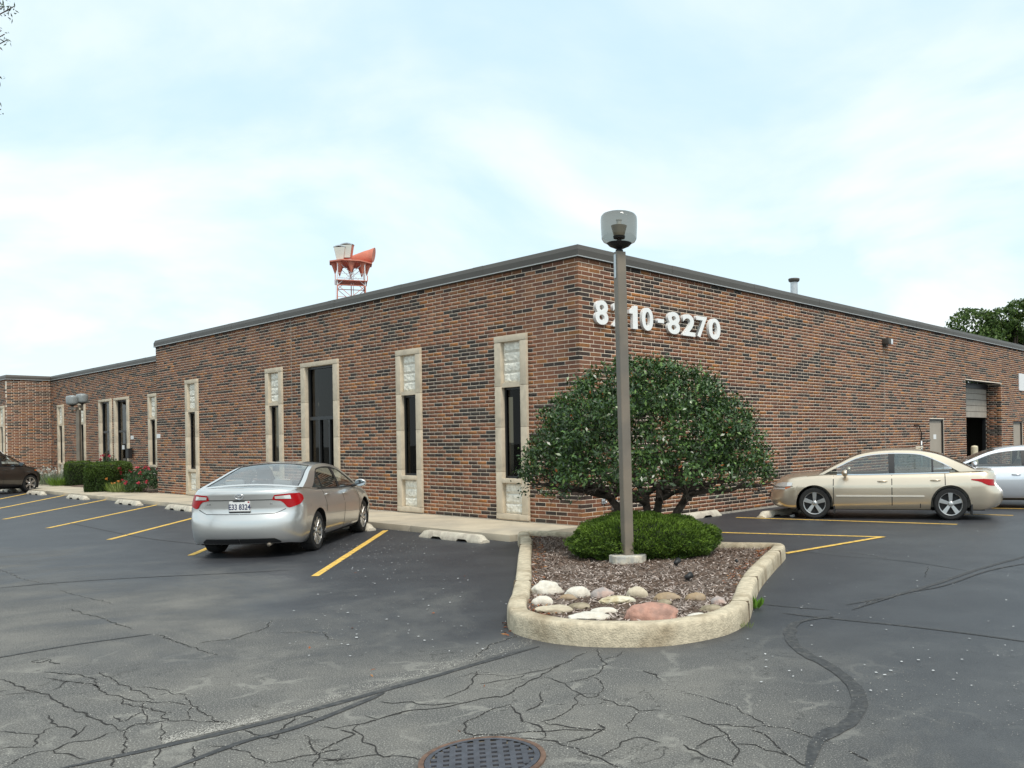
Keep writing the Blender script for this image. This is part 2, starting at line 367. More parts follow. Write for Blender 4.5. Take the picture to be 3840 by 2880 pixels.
# ---- wall cores (mortar), each a part of the building
def core(run, name, a0=0.0):
    mb = MB(); ops = OPEN[run]; xs = sorted(set([a0, LEN[run]]+[v for o in ops for v in o[:2]]))
    for i in range(len(xs)-1):
        am = (xs[i]+xs[i+1])/2; zs = [(.0, ZTOP)]
        for o in ops:
            if o[0] < am < o[1]:
                nz = []
                for (u, v) in zs:
                    if o[2] > u: nz.append((u, min(v, o[2])))
                    if o[3] < v: nz.append((max(u, o[3]), v))
                zs = [q for q in nz if q[1]-q[0] > .005]
        for (u, v) in zs: run.box(mb, xs[i], xs[i+1], -.26, -.004, u, v)
    return mb.build(name, m_mortar, BLD)
w_left = core(RL, 'wall', .004); w_right = core(RR, 'wall', .262); w_rec = core(RC, 'wall'); w_ret = core(RT, 'wall'); w_far = core(R2, 'wall', .02)
mb = MB(); Run((0, Y1), (1, 0), (0, 1)).box(mb, .25, REC+.2, -.26, 0, 0, ZTOP); mb.build('wall', m_mortar, BLD)
mb = MB(); RJ.box(mb, .02, .62, -.1, -.008, 0, GZ); mb.build('jamb_wall', m_mortar, BLD)

# ---- bricks: brown range with dark runs
PAL_L = [(.225, .098, .052), (.195, .082, .046), (.250, .112, .055), (.165, .074, .046), (.200, .096, .058), (.275, .120, .046), (.235, .118, .066), (.320, .130, .042)]
PAL_W = [20, 20, 14, 16, 14, 8, 6, 3]
PAL_D = [(.052, .037, .031), (.062, .042, .034), (.042, .032, .028), (.074, .048, .037), (.056, .047, .040)]
def brick_stream():
    dark = rnd.random() < .3; base = rnd.choices(PAL_L, PAL_W)[0]
    while True:
        dark = rnd.random() < (.50 if dark else .19)
        c = rnd.choice(PAL_D) if dark else rnd.choices(PAL_L, PAL_W)[0]
        k = rnd.uniform(.84, 1.06)
        yield tuple(v*k for v in c)
BR = []       # (run, a0, a1, course, colour)
CORNER = []   # (course, colour)
def lay(run, starts, ncol=63, k0=0):
    L = LEN[run]; ops = OPEN[run]
    for k in range(k0, ncol):
        z0 = ZB+k*CH; z1 = z0+CH-MJ; cs = brick_stream(); a = starts[k % 2]
        while a < L-.02:
            a0, a1 = a, min(a+BL-MJ, L); a += BL
            seg = [(max(a0, .004), a1)]
            for o in ops:
                if z1 > o[2]+.01 and z0 < o[3]-.01:
                    ns = []
                    for (u, v) in seg:
                        if o[0]-.006 > u: ns.append((u, min(v, o[0]-.006)))
                        if o[1]+.006 < v: ns.append((max(u, o[1]+.006), v))
                    seg = [q for q in ns if q[1]-q[0] > .02]
            c = next(cs)
            for (u, v) in seg: BR.append((run, u, v, k, c))
lay(RL, (.1016, .3048)); lay(RR, (.3048, .1016), 63, -1)
lay(RC, (0.0, -.1016)); lay(RT, (0.0, -.1016)); lay(R2, (0.0, -.2032)); lay(RJ, (0.0, -.1), int((GZ-ZB)/CH))
cs = brick_stream()
for k in range(-1, 63): CORNER.append((k, next(cs)))
def hidden(p):                       # behind the shrub, the yew or the lamp pole in the photograph
    x, y = PJ(p)
    return ((x-1397)/262)**2+((y-940)/150)**2 < 1 or (1312 < x < 1370) or ((x-1385)/155)**2+((y-1165)/62)**2 < 1
cand = []
for i, (run, u, v, k, c) in enumerate(BR):
    if run in (RL, RR) and u < 6 and v-u > .2:
        p = run.W((u+v)/2, 0, ZB+(k+.5)*CH)
        if hidden(p): continue
        q0, q1 = PJ(run.W(u, 0, p.z)), PJ(run.W(v, 0, p.z)); h = 1844*CH/p.y
        cand.append((abs(q1[0]-q0[0])*h, i))
cand.sort(reverse=True)
single = set(i for _, i in cand[:300-63])
mesh_cache = {}
def brick_mesh(L_, c, key):
    if key not in mesh_cache:
        me = MB().box((0, 0, 0), (L_, .092, CH-MJ)).mesh('brick'); me.materials.append(m_brick); set_col(me, c); mesh_cache[key] = me
    return mesh_cache[key]
VV = []; CC = []
for i, (run, u, v, k, c) in enumerate(BR):
    z0 = ZB+k*CH; jit = rnd.uniform(-.0012, .0012)
    if i in single and abs((v-u)-(BL-MJ)) < 1e-4:
        pal = PAL_L+PAL_D; j = min(range(len(pal)), key=lambda q: sum((pal[q][t]-c[t])**2 for t in range(3)))
        me = brick_mesh(v-u, pal[j], (j,))
        o = bpy.data.objects.new('brick', me); COL.objects.link(o)
        if run is RL: o.parent = w_left; o.matrix_basis = Matrix(((0, 1, 0, jit), (1, 0, 0, u), (0, 0, 1, z0), (0, 0, 0, 1)))
        else: o.parent = w_right; o.location = (u, jit, z0)
        continue
    e = jit
    pts = [run.P(u, e, z0), run.P(v, e, z0), run.P(v, e, z0+CH-MJ), run.P(u, e, z0+CH-MJ), run.P(u, -.02, z0), run.P(v, -.02, z0), run.P(v, -.02, z0+CH-MJ), run.P(u, -.02, z0+CH-MJ)]
    VV += pts; CC += [c]*8
nb = len(VV)//8; base = (np.arange(nb)*8)[:, None, None]
tq = np.array([[0, 3, 2, 1], [0, 1, 5, 4], [1, 2, 6, 5], [2, 3, 7, 6], [3, 0, 4, 7]])
me = np_mesh('brickwork', VV, (base+tq[None]).reshape(-1, 4), np.array(CC)); bf = link('brickwork', me, m_brick, BLD); bf['kind'] = 'stuff'
for k, c in CORNER:
    me = MB().box((0, 0, 0), (BL-MJ, .092, CH-MJ) if k % 2 == 0 else (.092, BL-MJ, CH-MJ)).mesh('brick'); me.materials.append(m_brick); set_col(me, c)
    o = link('brick', me, None, w_left); o.location = (0, 0, ZB+k*CH)

# ---- foundation strips, roof, coping
mb = MB(); RR.box(mb, .30, XR, -.25, .006, 0, ZB-CH-.004)
mb.build('foundation', m_found, BLD)
mb = MB(); RL.box(mb, .0, Y1, -.25, .010, 0, ZB-.004); mb.build('foundation', m_found, BLD)
mb = MB(); mb.box((.3, .3, ZTOP-.25), (30, Y1-.3, ZTOP-.15)); mb.box((REC+.3, Y1-.3, ZTOP-.25), (30, Y2+.3, ZTOP-.15)); mb.box((.3, Y2+.3, ZTOP-.25), (30, Y3, ZTOP-.15)); mb.box((30, .3, ZTOP-.25), (XR, 12, ZTOP-.15))
mb.build('roof', m_roof, BLD)
# coping profile (outward, height) swept along the wall tops with mitred corners
prof = [(-.02, ZTOP-.02), (.062, ZTOP+.006), (.062, ZTOP+.012), (.050, ZTOP+.014), (.050, ZTOP+.142), (.012, ZTOP+.236), (-.28, ZTOP+.236), (-.28, ZTOP-.02)]
lipp = [(.0515, ZTOP+.016), (.066, ZTOP+.002), (.066, ZTOP+.014), (.0515, ZTOP+.026)]
path = [(XR, 0), (0, 0), (0, Y1), (REC, Y1), (REC, Y2), (0, Y2), (0, Y3)]
def sweep(pathpts, profile):
    rows = []
    for i, p in enumerate(pathpts):
        def nrm(a, b): d = Vector((b[0]-a[0], b[1]-a[1])).normalized(); return Vector((-d.y, d.x))*-1
        ns = []
        if i > 0: ns.append(nrm(pathpts[i-1], p))
        if i < len(pathpts)-1: ns.append(nrm(p, pathpts[i+1]))
        if len(ns) == 2: m = (ns[0]+ns[1]); m = m/(m.dot(ns[0]))
        else: m = ns[0]
        rows.append([(p[0]+m.x*e, p[1]+m.y*e, z) for e, z in profile])
    return rows
# path runs with the outside on its left? check sign: the right wall runs from XR to 0, outside is -y
def coping_piece(pa):
    r = sweep(pa, [(-e if False else e, z) for e, z in prof])
    return r
SGN = -1 if sweep(path[:2], [(1, 0)])[0][0][1] > 0 else 1
for part_i in range(len(path)-1):
    full = sweep(path, [(SGN*e, z) for e, z in prof]); fl = sweep(path, [(SGN*e, z) for e, z in lipp])
    A, B = full[part_i], full[part_i+1]; n = max(1, int(round(math.dist(path[part_i], path[part_i+1])/3.05)))
    mb = MB(); mb.m = 0
    for q in range(n):                                # 3 m lengths with a cover strip at each joint
        t0, t1 = q/n, (q+1)/n
        r0 = [tuple(lerp(a[j], b[j], t0) for j in range(3)) for a, b in zip(A, B)]; r1 = [tuple(lerp(a[j], b[j], t1) for j in range(3)) for a, b in zip(A, B)]
        mb.grid([r0, r1], True)
    c = mb.build('coping', m_cop_u, BLD, angle=20)
    mb = MB(); mb.grid([fl[part_i], fl[part_i+1]], True); mb.build('drip_edge', m_cop_lip, c)
    for q in range(1, n):
        t0, t1 = q/n-.025/(3.05*n)*n*1.0, q/n+.025/(3.05*n)*n*1.0
        f2 = sweep(path, [(SGN*(e+.0025 if e > 0 else e), z+(.0025 if z > ZTOP+.2 else 0)) for e, z in prof[3:6]]); a_, b_ = f2[part_i], f2[part_i+1]
        r0 = [tuple(lerp(a[j], b[j], t0) for j in range(3)) for a, b in zip(a_, b_)]; r1 = [tuple(lerp(a[j], b[j], t1) for j in range(3)) for a, b in zip(a_, b_)]
        MB().grid([r0, r1]).build('joint_cover', m_cop_u, c)

# ---- windows
def rough_block(run, a0, a1, z0, z1, e, seed, parent):
    mb = MB(); na, nz = 9, 5; rows = []
    for i in range(nz+1):
        r = []
        for j in range(na+1):
            a = lerp(a0, a1, j/na); z = lerp(z0, z1, i/nz); ed = min(i, nz-i, 1)*min(j, na-j, 1)
            d = mnoise.fractal(Vector((a*9+seed*3.7, z*9, seed)), .6, 2.1, 3)*.018
            r.append(run.P(a, e+(.012+d if ed else -.012), z))
        rows.append(r)
    mb.grid(rows if not run.flip else rows[::-1])
    return mb.build('stone_block', m_split, parent)
def window(run, ac, seed):
    mb = MB(); a0, a1, z0, z1 = ac-.4975, ac+.4975, ZB+.02, ZB+3.81; j = .197
    B = lambda *q: run.box(mb, *q)
    cuts = [ZB+.133, ZB+1.0, ZB+1.92, ZB+2.77, ZB+3.677]
    for s in (0, 1):
        u0, u1 = (a0, a0+j) if s == 0 else (a1-j, a1)
        for c0, c1 in zip(cuts[:-1], cuts[1:]): B(u0, u1, -.16, .05, c0+.003, c1-.003)
    B(a0, a1, -.16, .055, ZB+3.68, z1); B(a0, a1, -.16, .055, z0, ZB+.13)
    sur = mb.build('window_surround', m_lime, BLD, bevel=.006, angle=40)
    i0, i1 = a0+j+.002, a1-j-.002
    for q in range(4): rough_block(run, i0, i1, ZB+2.835+q*.211, ZB+2.835+(q+1)*.211-.008, -.03, seed*17+q, sur)
    for q in range(3): rough_block(run, i0, i1, ZB+.135+q*.208, ZB+.135+(q+1)*.208-.008, -.03, seed*17+5+q, sur)
    for zz in ((ZB+.13, ZB+.76), (ZB+2.835, ZB+3.68)): mb = MB(); run.box(mb, i0, i1, -.18, -.045, *zz); mb.build('backing', m_mortar, sur)
    mb = MB(); run.box(mb, i0, i1, -.16, .03, ZB+2.74, ZB+2.83); mb.build('lintel', m_lime, sur)
    mb = MB(); run.box(mb, i0, i1, -.16, .065, ZB+.768, ZB+.86); mb.build('sill', m_lime, sur, bevel=.006, angle=40)
    zb, zt, t = ZB+.862, ZB+2.738, .045
    mb = MB(); run.box(mb, i0, i0+t, -.12, -.045, zb, zt); run.box(mb, i1-t, i1, -.12, -.045, zb, zt); run.box(mb, i0+t, i1-t, -.12, -.045, zb, zb+t); run.box(mb, i0+t, i1-t, -.12, -.045, zt-t, zt)
    mb.build('window_frame', m_frame, sur)
    mb = MB(); run.box(mb, i0+t, i1-t, -.082, -.074, zb+t, zt-t); mb.build('pane', m_glass, sur)
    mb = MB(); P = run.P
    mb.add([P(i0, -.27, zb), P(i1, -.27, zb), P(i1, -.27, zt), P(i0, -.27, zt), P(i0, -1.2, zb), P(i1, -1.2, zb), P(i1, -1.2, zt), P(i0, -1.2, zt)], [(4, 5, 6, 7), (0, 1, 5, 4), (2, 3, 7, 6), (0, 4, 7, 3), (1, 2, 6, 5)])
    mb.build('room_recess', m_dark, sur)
    rows = []
    for z in (zb, zt): rows.append([run.P(lerp(i0+.02, i0+.36, q/16), -.34-.03*math.sin(q*2.2), z) for q in range(17)])
    MB().grid(rows).build('drape', m_drape, sur)
    return sur
for i, w in enumerate(WL): window(RL, w, i+1)
for i, w in enumerate(WC): window(RC, w, i+7)
window(R2, .95, 12)
def entrance(run, a0, a1, seed, mull):
    mb = MB(); j = .235; zt = ZB+3.82
    B = lambda *q: run.box(mb, *q)
    for u0, u1 in ((a0, a0+j), (a1-j, a1)):
        for c0, c1 in zip((.115, ZB+.9, ZB+1.8, ZB+2.75), (ZB+.9, ZB+1.8, ZB+2.75, ZB+3.70)): B(u0, u1, -.34, .05, c0+.003, c1-.003)
    B(a0, a1, -.34, .055, ZB+3.703, zt)
    sur = mb.build('entrance_surround', m_lime, BLD, bevel=.006, angle=40)
    i0, i1, t, zb, zt = a0+j+.002, a1-j-.002, .06, .12, ZB+3.70
    fr = MB(); F = lambda *q: run.box(fr, *q)
    F(i0, i0+t, -.14, -.05, zb, zt); F(i1-t, i1, -.14, -.05, zb, zt); F(i0+t, i1-t, -.14, -.05, zt-t, zt); F(i0+t, i1-t, -.14, -.045, ZB+2.27, ZB+2.36); F(i0+t, i1-t, -.14, -.05, zb, zb+.12)
    for m in mull: F(m-.03, m+.03, -.14, -.048, zb+.12, ZB+2.27)
    fo = fr.build('door_frame', m_frame, sur)
    xs = [i0+t]+[v for m in sorted(mull) for v in (m-.03, m+.03)]+[i1-t]
    for q in range(0, len(xs), 2):
        mb = MB(); run.box(mb, xs[q], xs[q+1], -.105, -.097, zb+.12, ZB+2.27); mb.build('pane', m_glass, sur)
    mb = MB(); run.box(mb, i0+t, i1-t, -.105, -.097, ZB+2.36, zt-t); mb.build('pane', m_glass, sur)
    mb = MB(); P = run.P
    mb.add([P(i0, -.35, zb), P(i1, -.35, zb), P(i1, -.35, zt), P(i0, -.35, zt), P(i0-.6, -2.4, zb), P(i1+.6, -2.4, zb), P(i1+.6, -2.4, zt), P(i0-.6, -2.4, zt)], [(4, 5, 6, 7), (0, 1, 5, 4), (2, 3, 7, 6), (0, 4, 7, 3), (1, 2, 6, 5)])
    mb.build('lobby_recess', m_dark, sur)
    mb = MB(); run.box(mb, i0+.02, i1-.02, -1.3, -1.25, ZB+2.62, ZB+2.70); run.box(mb, i0+.1, i0+.5, -1.3, -1.2, zb, ZB+2.6); mb.build('interior_wall', m_drape, sur)
    return sur
e0 = entrance(RL, 8.77, 10.70, 1, [9.38, 9.90])
e1 = entrance(RC, 8.50, 10.33, 2, [9.15]); e2 = entrance(RC, 10.66, 12.36, 3, [11.25])
mb = MB(); RC.box(mb, 9.45, 9.75, -.094, -.092, ZB+1.52, ZB+1.70); mb.build('notice', m_sign, e1)

# ---- doors on the right wall
def steel_door(a0, a1, zt, plate):
    fr = MB(); F = lambda *q: RR.box(fr, *q)
    F(a0, a0+.05, -.16, -.03, .02, zt); F(a1-.05, a1, -.16, -.03, .02, zt); F(a0+.05, a1-.05, -.16, -.03, zt-.05, zt)
    f = fr.build('door_frame', m_frame, BLD)
    mb = MB(); RR.box(mb, a0+.05, a1-.05, -.14, -.085, .02, zt-.05); mb.build('steel_door', m_doorp, f, bevel=.004)
    mb = MB(); RR.box(mb, a1-.14, a1-.08, -.085, -.03, 1.02, 1.10); mb.build('handle', m_galv, f)
    if plate:
        mb = MB(); RR.box(mb, (a0+a1)/2-.12, (a0+a1)/2+.12, -.084, -.081, 1.60, 1.76); mb.build('number_plate', m_sign, f)
steel_door(16.55, 17.80, ZB+2.16, True); steel_door(25.15, 26.35, ZB+2.11, False)
# loading door, half raised
gd = MB(); RR.box(gd, GX0, GX0+.10, -.62, -.50, 0, GZ); RR.box(gd, GX1-.12, GX1-.02, -.74, -.625, 0, GZ); RR.box(gd, GX0+.10, GX1-.12, -.64, -.50, GZ-.22, GZ-.02)
gf = gd.build('loading_door_frame', m_frame, BLD)
for q in range(8):
    z0 = 2.40+q*.235
    if z0 > GZ-.12: break
    mb = MB(); RR.box(mb, GX0+.10, GX1-.10, -.60, -.56, z0, min(z0+.222, GZ-.10)); mb.build('door_panel', m_panel, gf, bevel=.008)
mb = MB(); RR.box(mb, GX0, GX1-.02, -.26, -.006, GZ-.014, GZ-.003); mb.build('lintel', m_black, gf)
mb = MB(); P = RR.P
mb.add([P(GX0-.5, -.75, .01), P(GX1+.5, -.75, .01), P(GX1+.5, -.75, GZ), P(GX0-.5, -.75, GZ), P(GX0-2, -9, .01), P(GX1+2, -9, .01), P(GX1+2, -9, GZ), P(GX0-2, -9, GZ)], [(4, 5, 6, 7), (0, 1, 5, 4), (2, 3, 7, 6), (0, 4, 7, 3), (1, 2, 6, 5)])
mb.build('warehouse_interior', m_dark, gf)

# ---- address numerals 8210-8270 on the right wall
m_num = m_white
def glyph_mesh(ch, wd, ht, dep):
    cu = bpy.data.curves.new('numeral', 'FONT'); cu.body = ch; cu.size = 1; cu.extrude = .05; cu.offset = .022; cu.bevel_depth = 0
    ob = bpy.data.objects.new('numeral', cu); COL.objects.link(ob)
    dg = bpy.context.evaluated_depsgraph_get(); me = bpy.data.meshes.new_from_object(ob.evaluated_get(dg)); bpy.data.objects.remove(ob)
    n = len(me.vertices); co = np.empty(n*3, np.float32); me.vertices.foreach_get('co', co); co = co.reshape(-1, 3)
    mn, mx_ = co.min(0), co.max(0); co = (co-mn)/(mx_-mn)
    co2 = np.stack([co[:, 0]*wd, -co[:, 2]*dep, co[:, 1]*ht], 1).astype(np.float32)
    me.vertices.foreach_set('co', co2.ravel()); me.materials.clear(); me.update(); return me
ad = thing('address_numerals', 'raised white address numerals 8210-8270 high on the brick side wall', 'sign', (OX, OY, 0), RZ)
spans = [('8', 1285.5, 1313), ('2', 1323, 1349), ('1', 1358.5, 1376.5), ('0', 1386, 1410), ('-', 1420, 1433.5), ('8', 1441.5, 1468), ('2', 1474, 1501), ('7', 1503.5, 1527), ('0', 1530.5, 1555.5)]
for ch, xa, xb in spans:
    yy = 650+(xa-1298)*.19+25
    a0, _ = RR.hit(xa, yy, .06); a1, _ = RR.hit(xb, yy, .06)
    if ch == '1':
        w_ = a1-a0; pts1 = [(.42, 0), (1, 0), (1, 1), (.62, 1), (.5, .90), (.28, .83), (0, .80), (0, .64), (.42, .64)]
        m1 = MB(); m1.prism([(x*w_, y_*.475) for x, y_ in pts1], 0, .07); m1.v = [(x, -z_, y_) for x, y_, z_ in m1.v]; me = m1.mesh('numeral'); z = ZB+3.872
    elif ch == '-': me = glyph_mesh(ch, a1-a0, .085, .07); z = ZB+3.87+.20
    else: me = glyph_mesh(ch, a1-a0, .475, .07); z = ZB+3.872
    o = link('numeral', me, m_num, ad); o.location = (a0, -.003, z)

for ru, xx, yy in ((RR, 1911, 860), (RL, 631, 900)):
    a, _ = ru.hit(xx, yy); mb = MB(); ru.box(mb, a-.007, a+.007, -.01, .0022, ZB, ZTOP-.01); mb.build('control_joint', m_found, BLD)
# ---- small things on the building
t = thing('wall_light', 'dark wall pack light with clear lens high on the brick side wall', 'light', (OX, OY, 0), RZ)
a, z = RR.hit(1917, 738, .1)
mb = MB(); RR.box(mb, a-.17, a+.02, .004, .22, z-.09, z+.10); mb.build('housing', m_cop_u, t, bevel=.02, angle=40)
mb = MB(); RR.box(mb, a+.022, a+.19, .004, .20, z-.085, z+.085); mb.build('lens', MAT('prismatic_lens', (.70, .72, .74), .25, var=.2, vs=40), t, bevel=.02, angle=40)
mb = MB(); RR.box(mb, a-.12, a-.02, .004, .12, z-.16, z-.09); mb.build('mount_box', m_cop_u, t)
t = thing('vent_pipe', 'galvanised vent pipe with cap rising above the flat roof edge', 'vent', tuple(loc2w(0, 0)), RZ)
rv = Run((0, 2.5), (1, 0), (0, -1)); ax, zt = rv.hit(1715, 602); _, _ = rv.hit(1715, 640)
MB().lathe([(.115, ZTOP-.15), (.115, zt-.08)], 16, (ax, 2.5, 0)).build('pipe', m_galv, t, smooth=True)
MB().lathe([(.115, zt-.12), (.17, zt-.08), (.185, zt-.02), (.17, zt), (0.001, zt+.01)], 16, (ax, 2.5, 0)).build('cap', m_cop_u, t, smooth=True)
t = thing('conduit', 'grey electrical conduit with black cable on the wall beside the steel door', 'conduit', (OX, OY, 0), RZ)
a, zt = RR.hit(1989.5, 952, .03); a2, z2 = RR.hit(1976, 918, .03)
MB().tube([RR.P(a, .04, .02), RR.P(a, .04, zt)], .035, 8).build('pipe', m_galv, t, smooth=True)
MB().tube([RR.P(a, .04, zt), RR.P(a, .05, zt+.25), RR.P(lerp(a, a2, .4), .05, z2-.02), RR.P(a2, .02, z2)], .018, 6).build('cable', m_black, t, smooth=True)
t = thing('outlet_box', 'small grey weatherproof outlet box on conduit low on the brick corner', 'outlet box', (OX, OY, 0), RZ)
a, z = RR.hit(1327, 1090, .03)
mb = MB(); RR.box(mb, a-.06, a+.05, .004, .075, z-.09, z+.09); mb.build('box', m_galv, t, bevel=.01, angle=40)
MB().tube([RR.P(a, .035, .02), RR.P(a, .035, z-.09)], .018, 8).build('pipe', m_galv, t, smooth=True)
t = thing('hose_bib', 'small metal hose tap on the brick wall near the corner', 'tap', (OX, OY, 0), RZ)
a, z = RR.hit(1305, 1083, .03)
mb = MB(); RR.box(mb, a-.05, a+.05, .004, .02, z-.05, z+.05); mb.build('plate', m_galv, t)
MB().tube([RR.P(a, .02, z), RR.P(a, .08, z), RR.P(a, .10, z-.04)], .016, 8).build('spout', m_galv, t, smooth=True)
a, z = RR.hit(2203, 825, .02)
mb = MB(); RR.box(mb, a-.12, a+1.0, .004, .03, z-.36, z+.36); o = mb.build('wall_sign', m_sign); o.parent = None
o.location = (OX, OY, 0); o.rotation_euler = (0, 0, RZ); tag(o, 'white sign panel on the brick wall above the far steel door', 'sign')
for nm, ru, xx, yy, lab in (('number_plate', RC, 285.5, 945, 'small white number plate beside the recessed glass doors'), ('number_plate', RL, 342.5, 942, 'small white number plate near the end of the front brick wall')):
    a, z = ru.hit(xx, yy, .01); mb = MB(); ru.box(mb, a-.16, a+.16, .004, .018, z-.075, z+.075); o = mb.build(nm, m_sign); o.location = (OX, OY, 0); o.rotation_euler = (0, 0, RZ); tag(o, lab, 'sign')
a, z = RC.hit(281, 980, .1)
t = thing('mailbox', 'small black mailbox mounted beside the recessed glass door', 'mailbox', (OX, OY, 0), RZ)
mb = MB(); RC.box(mb, a-.14, a+.14, .06, .22, z-.2, z+.2); mb.build('body', m_black, t, bevel=.02)
mb = MB(); RC.box(mb, a-.15, a+.15, .055, .235, z+.2, z+.225); mb.build('lid', m_frame, t)
for i, (xx, yy, dd, lab) in enumerate(((2105, 964, 28.5, 'cream pipe bollard left of the open loading door'), (2189, 964, 31.0, 'cream pipe bollard right of the loading door'))):
    p = AT(xx, yy, dd); t = thing('bollard', lab, 'bollard', (p.x, p.y, 0), 0, 'bollards by the loading door')
    MB().lathe([(.11, 0), (.11, p.z-.03)], 16).build('post', m_cream, t, smooth=True)
    MB().lathe([(.11, p.z-.03), (.09, p.z+.01), (.001, p.z+.03)], 16).build('cap', m_cream, t, smooth=True)

# ---- sidewalk along the front, planting bed in the recess
SW = -1.78
def slab(x0, y0, x1, y1, z0, z1, mb): mb.box((x0, y0, z0), (x1, y1, z1))
sw = thing('sidewalk', None, None, (OX, OY, 0), RZ); tag(sw, kind='structure')
y = 0.0; q = 0
while y < 46:
    y1 = min(y+1.52, 46); mb = MB(); mb.box((SW+.155, y+.004, -.05), (-.012, y1-.004, .115))
    mb.build('slab', m_conc, sw, bevel=.006); y = y1
y = 0.0
while y < 46:
    y1 = min(y+3.04, 46); mb = MB(); mb.box((SW, y+.003, -.05), (SW+.150, y1-.003, .12)); mb.build('kerb', m_conc, sw, bevel=.015, angle=40); y = y1
mb = MB(); nx, ny = 8, 60; rows = []
for i in range(nx+1):
    rows.append([(lerp(-.35, REC-.02, i/nx), lerp(Y1+.05, Y2-.05, j/ny), .10+.05*math.sin(PI*i/nx)+.02*mnoise.noise(Vector((i*.7, j*.6, 3)))) for j in range(ny+1)])
bed = mb.grid(rows[::-1]).build('planting_bed', m_mulch, None, smooth=True); bed.location = (OX, OY, .0); bed.rotation_euler = (0, 0, RZ); tag(bed, kind='structure')

# ---- painted lines
def strip(name, p, q, w, z=.004):
    p, q = Vector((p[0], p[1], 0)), Vector((q[0], q[1], 0)); d = (q-p).normalized(); n = Vector((-d.y, d.x, 0))*(w/2); k = max(2, int((q-p).length/.25)); rows = [[], []]
    for i in range(k+1):
        c = p.lerp(q, i/k); j = 1+.10*mnoise.noise(Vector((c.x*2, c.y*2, 1)))
        rows[0].append((c.x-n.x*j, c.y-n.y*j, z)); rows[1].append((c.x+n.x*j, c.y+n.y*j, z))
    o = MB().grid(rows).build(name, m_yellow); tag(o, kind='structure'); return o
for a_, b_ in (((680, 1245), (833, 1146)), ((412, 1200), (640, 1103)), ((235, 1166), (430, 1116)), ((103, 1141), (338, 1091)), ((8, 1122), (242, 1077)), ((-60, 1110), (155, 1067)), ((-60, 1090), (60, 1066))):
    strip('parking_line', G(*a_), G(*b_), .105)
for a_, b_ in (((1590, 1118), (2068, 1133)), ((1538, 1150), (1903, 1160)), ((1697, 1196), (1908, 1160)), ((2060, 1110), (2189, 1113.6)), ((2100, 1097), (2300, 1101))):
    strip('parking_line', G(*a_), G(*b_), .105, .004 if a_[0] != 1697 else .0075)

# ---- sealed cracks
def ribbon(pts, w, z=.0042, name='crack_seal', mat=None, jit=.25):
    P_ = [G(*p) for p in pts]; out = []
    for i in range(len(P_)-1):
        p0, p1, p2, p3 = P_[max(i-1, 0)], P_[i], P_[i+1], P_[min(i+2, len(P_)-1)]; n = max(2, int((p2-p1).length/.08))
        for k in range(n):
            t = k/n; out.append(.5*((2*p1)+(-p0+p2)*t+(2*p0-5*p1+4*p2-p3)*t*t+(-p0+3*p1-3*p2+p3)*t**3))
    out.append(P_[-1]); rows = [[], []]
    for i, c in enumerate(out):
        d = (out[min(i+1, len(out)-1)]-out[max(i-1, 0)]).normalized(); n = Vector((-d.y, d.x, 0))
        tt = i/(len(out)-1); ww = w*(min(1, .25+6*tt, .25+6*(1-tt)))*.5
        for s, r in ((-1, 0), (1, 1)):
            k = ww*(1+jit*mnoise.noise(Vector((c.x*7, c.y*7, s*3.3)))*1.6); q = c+n*(s*k); rows[r].append((q.x, q.y, z))
    o = MB().grid(rows).build(name, mat or m_seal); tag(o, kind='structure'); return o
ribbon([(110, 1665), (330, 1618), (560, 1565), (800, 1500), (960, 1455), (1080, 1420), (1165, 1397)], .062)
ribbon([(360, 1665), (520, 1605), (640, 1572), (760, 1527), (830, 1497)], .055, .0052)
ribbon([(1745, 1665), (1768, 1600), (1835, 1560), (1856, 1525), (1845, 1485), (1800, 1445), (1735, 1410), (1708, 1380), (1712, 1352), (1745, 1339), (1800, 1333)], .10, .0046)
ribbon([(1690, 1325), (1800, 1337), (1950, 1352), (2100, 1370), (2240, 1390)], .04)
ribbon([(1828, 1307), (1930, 1287), (2020, 1262), (2120, 1228), (2240, 1196)], .06)
ribbon([(1840, 1318), (1950, 1283), (2040, 1265), (2140, 1232), (2240, 1214)], .035, .0056)
ribbon([(-20, 1272), (140, 1258), (300, 1248), (450, 1241), (640, 1231)], .035)
ribbon([(-20, 1424), (130, 1398), (240, 1382), (330, 1370)], .035)
ribbon([(1600, 1300), (1690, 1310), (1790, 1318)], .02)
ribbon([(1700, 1185), (1800, 1200), (1950, 1212), (2100, 1235)], .018)
ribbon([(150, 1130), (300, 1160), (420, 1175), (520, 1190)], .03)

